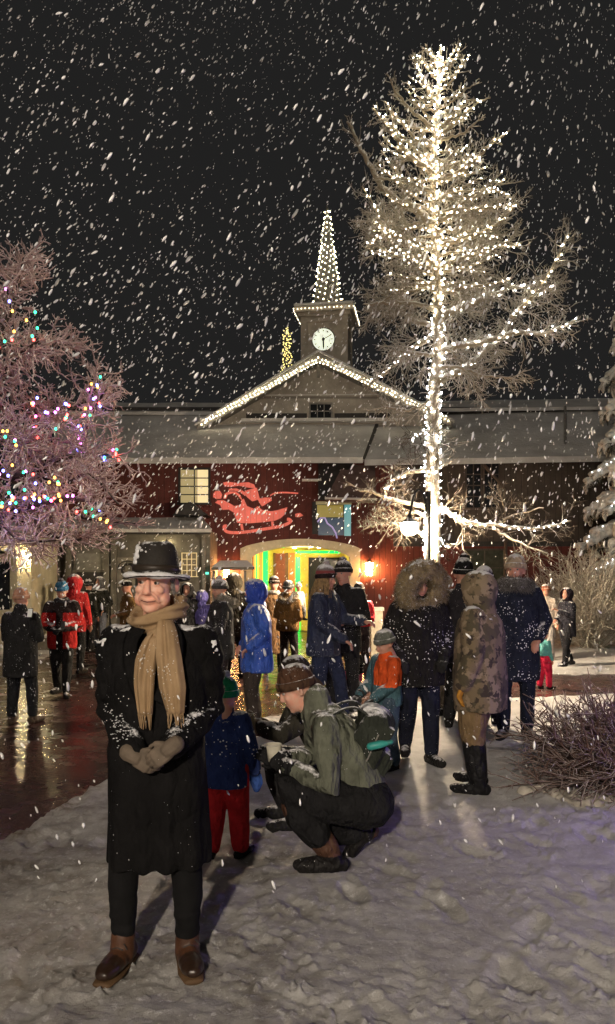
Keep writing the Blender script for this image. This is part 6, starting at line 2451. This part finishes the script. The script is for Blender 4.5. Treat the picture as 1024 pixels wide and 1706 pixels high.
# clasped gloves
M_glove = surface('taupe_glove', (.135, .105, .078), rough=.8, var=.3, scale=12, bump=.35, bscale=90, flecks=.05)
for (wr_, d_, up_, th_, off_) in ((J['wrR'], (.86, -.10, -.50), (-.30, -1, .10), -1, Vector((-.004, -.030, -.004))), (J['wrL'], (-.80, -.10, -.55), (.10, -1, .30), 1, Vector((.006, -.070, .008)))):
    m = MB()
    hand_prims(m, wr_ + off_, d_, up_, .90, thumb=th_, curl=.62, fat=1.12)
    m.tube([wr_ + off_ - Vector(d_) * .02, wr_ + off_ + Vector(d_) * .015], [.037, .034], 12)
    me = skin(m, .0036, 1, fac=.3)
    wrinkle(me, .002, 45, 2)
    link_mesh('glove', me, M_glove, mo, True)

# scarf: wrapped once, two hanging ends with fringe
t = NT('tan_wool')
n1 = t.noise(9, 4, .6)
c = t.mix(t.ramp(n1, [(.3, 0.), (.7, 1.)]), (.25, .165, .088), (.36, .25, .145))
vo = t.n('ShaderNodeTexVoronoi')
vo.inputs['Scale'].default_value = 75
t.l(t.obj(), vo.inputs['Vector'])
c = t.mix(t.math('LESS_THAN', vo.outputs['Distance'], t.math('MULTIPLY', t.ramp(t.noise(11, 3, .6), [(.45, 0.), (.62, 1.)]), .30)), c, (.62, .60, .56))
setc(t.b.inputs['Base Color'], t.t, c)
t.b.inputs['Roughness'].default_value = .95
t.b.inputs['Specular IOR Level'].default_value = .1
wv = t.n('ShaderNodeTexWave', wave_type='BANDS', bands_direction='DIAGONAL')
wv.inputs['Scale'].default_value = 120
wv.inputs['Distortion'].default_value = 1.5
t.l(t.obj(), wv.inputs['Vector'])
t.bump(wv.outputs['Fac'], .25, .004)
M_scarf = t.m
m = MB()
ring = []
for i in range(33):
    a = 2 * math.pi * i / 32
    ring.append(Vector((.100 * math.cos(a) + .002, .096 * math.sin(a) - .022, 1.536 + .030 * math.sin(a + .3) + .020 * math.cos(a))))
m.tube(ring, [(.025, .045)] * 33, 14, caps=False, side=(1, 0, 0))
m.tube([Vector((.055, -.098, 1.51)), Vector((.02, -.132, 1.472)), Vector((-.004, -.148, 1.415))], [(.04, .02), (.042, .02), (.04, .018)], 14, side=(1, 0, .2))
me = skin(m, .006, 2)
v = coords(me)
nn = np.empty(len(v) * 3)
me.vertices.foreach_get('normal', nn)
nn = nn.reshape(-1, 3)
an = np.arctan2(v[:, 1], v[:, 0])
w_ = .006 * np.sin(v[:, 2] * 150 + 2.5 * np.sin(an * 2) + 2 * vnoise(v * 9, 3)) + .006 * fbm(v * 12, 3, 4)
set_coords(me, v + nn * w_[:, None])
sc_o = link_mesh('scarf', me, M_scarf, mo, True)


def strip(pts, widths, name, seed):
    """hanging end of the scarf: a soft folded cloth band"""
    path = smooth_path(pts, 8)
    k = len(path)
    nx = 22
    vv, ff = [], []
    for side in (0, 1):
        for i in range(k):
            w = np.interp(i / (k - 1), np.linspace(0, 1, len(widths)), widths)
            for j in range(nx):
                u = j / (nx - 1) * 2 - 1
                fo = .009 * math.sin(u * 5.5 + seed + .8 * math.sin(i * .16)) * (1 - .4 * i / k) + .004 * math.sin(u * 11 + i * .1 + seed)
                th = .0065 * (1 - abs(u) ** 4) + .001
                p = path[i] + np.array((u * w / 2, -.012 * (1 - u * u) + fo + (th if side else -th), 0))
                vv.append(p)
    n1_ = k * nx
    for i in range(k - 1):
        for j in range(nx - 1):
            a = i * nx + j
            ff.append((a, a + nx, a + nx + 1, a + 1))
            ff.append((n1_ + a, n1_ + a + 1, n1_ + a + nx + 1, n1_ + a + nx))
    for i in range(k - 1):
        a = i * nx
        ff.append((a, n1_ + a, n1_ + a + nx, a + nx))
        b = a + nx - 1
        ff.append((b, b + nx, n1_ + b + nx, n1_ + b))
    for j in range(nx - 1):
        ff.append((j, j + 1, n1_ + j + 1, n1_ + j))
        b = (k - 1) * nx + j
        ff.append((b, n1_ + b, n1_ + b + 1, b + 1))
    m = MB()
    m.add(vv, ff)
    st = m.build(name, M_scarf, sc_o, True)
    t_ = Twigs(4)
    rq = np.random.default_rng(int(seed * 10))
    for j in range(11):
        u = (j + .5) / 11 * 2 - 1
        p = path[-1] + np.array((u * widths[-1] / 2 * .95, -.010, .004))
        e = p + np.array((rq.normal() * .006, rq.normal() * .006, -.055 - rq.uniform(0, .012)))
        t_.add([p, (p + e) / 2 + np.array((rq.normal() * .003, 0, 0)), e], .0036, .002)
    t_.build('fringe', M_scarf, st, None)


sp_ = lambda x, y, z: (mx(x, y), y, mz(z, y))
strip([sp_(260, -.125, 1050), sp_(251, -.155, 1070), sp_(243, -.172, 1100), sp_(240, -.178, 1140), sp_(242, -.178, 1190)], [.045, .075, .092, .086, .062], 'scarf_end', .6)
strip([sp_(275, -.135, 1033), sp_(277, -.162, 1052), sp_(281, -.180, 1095), sp_(287, -.186, 1145), sp_(292, -.184, 1188)], [.060, .085, .105, .112, .074], 'scarf_end', 2.1)

# ================================================================ FALLING SNOW
rf = np.random.default_rng(77)
NF = 34000
yy = (rf.uniform(2.6 ** 2.3, 19 ** 2.3, NF)) ** (1 / 2.3)
pxs = rf.uniform(-120, 1144, NF)
pys = rf.uniform(-120, 1500, NF)
pos = np.stack([(pxs - 512) / F * yy, yy, EYE + (HY - pys) / F * yy], 1)
size = rf.lognormal(math.log(.0049), .50, NF)
size = np.minimum(size * np.clip(.55 + yy * .06, 0, 1.3), .0022 * yy)
keep = (pos[:, 2] > .05)
dens = .5 + .5 * fbm(np.stack([pxs / 330, pys / 240, yy / 9], 1), 3, 5) * 2
keep &= rf.uniform(0, 1, NF) < np.clip(dens + .25, .1, 1)
keep &= ~((pys > 880) & (rf.uniform(0, 1, NF) < .45))
pos, size = pos[keep], size[keep]
lean = np.interp(pos[:, 0] / pos[:, 1] * F + 512, [0, 500, 1024], [40, 30, 6]) + rf.normal(size=len(pos)) * 13
lean = np.where(pos[:, 2] < 1.6, -12 + rf.normal(size=len(pos)) * 18, lean)
base_v = [(0, 0, 1.25)] + [(math.cos(q) * r, math.sin(q) * r, zz) for zz, r in ((.75, .75), (0, 1), (-.75, .75)) for q in (0, 1.257, 2.513, 3.770, 5.027)] + [(0, 0, -1.25)]
base_f = [(0, 1 + j, 1 + (j + 1) % 5) for j in range(5)] + [(16, 11 + (j + 1) % 5, 11 + j) for j in range(5)]
for q in (1, 6):
    for j in range(5):
        base_f += [(q + j, q + 5 + j, q + 5 + (j + 1) % 5), (q + j, q + 5 + (j + 1) % 5, q + (j + 1) % 5)]
base_v, base_f = np.array(base_v, float), np.array(base_f)
NV = len(base_v)
nfk = len(pos)
a = np.radians(lean)
el = rf.uniform(1.3, 2.9, nfk)
V = np.repeat(base_v[None], nfk, 0) * rf.uniform(.75, 1.15, (nfk, NV, 1))
V[:, :, 2] *= el[:, None]
V *= size[:, None, None]
x = V[:, :, 0] * np.cos(a)[:, None] + V[:, :, 2] * np.sin(a)[:, None]
z = -V[:, :, 0] * np.sin(a)[:, None] + V[:, :, 2] * np.cos(a)[:, None]
V = np.stack([x, V[:, :, 1], z], 2) + pos[:, None, :]
Fc = (np.arange(nfk)[:, None, None] * NV + base_f[None]).reshape(-1, 3)
me = bpy.data.meshes.new('falling_snow')
me.vertices.add(nfk * NV)
me.vertices.foreach_set('co', V.ravel())
me.loops.add(Fc.size)
me.loops.foreach_set('vertex_index', Fc.ravel())
me.polygons.add(len(Fc))
me.polygons.foreach_set('loop_start', np.arange(0, Fc.size, 3))
me.polygons.foreach_set('loop_total', np.full(len(Fc), 3))
me.polygons.foreach_set('use_smooth', [True] * len(Fc))
me.update()
me.validate()
t = NT('snowflake')
t.b.inputs['Base Color'].default_value = (.92, .92, .93, 1)
t.b.inputs['Roughness'].default_value = .35
t.b.inputs['Specular IOR Level'].default_value = .6
t.b.inputs['Transmission Weight'].default_value = 0.0
tag(link_mesh('falling_snow', me, t.m), kind='stuff')

bpy.data.scenes.remove(_ws)
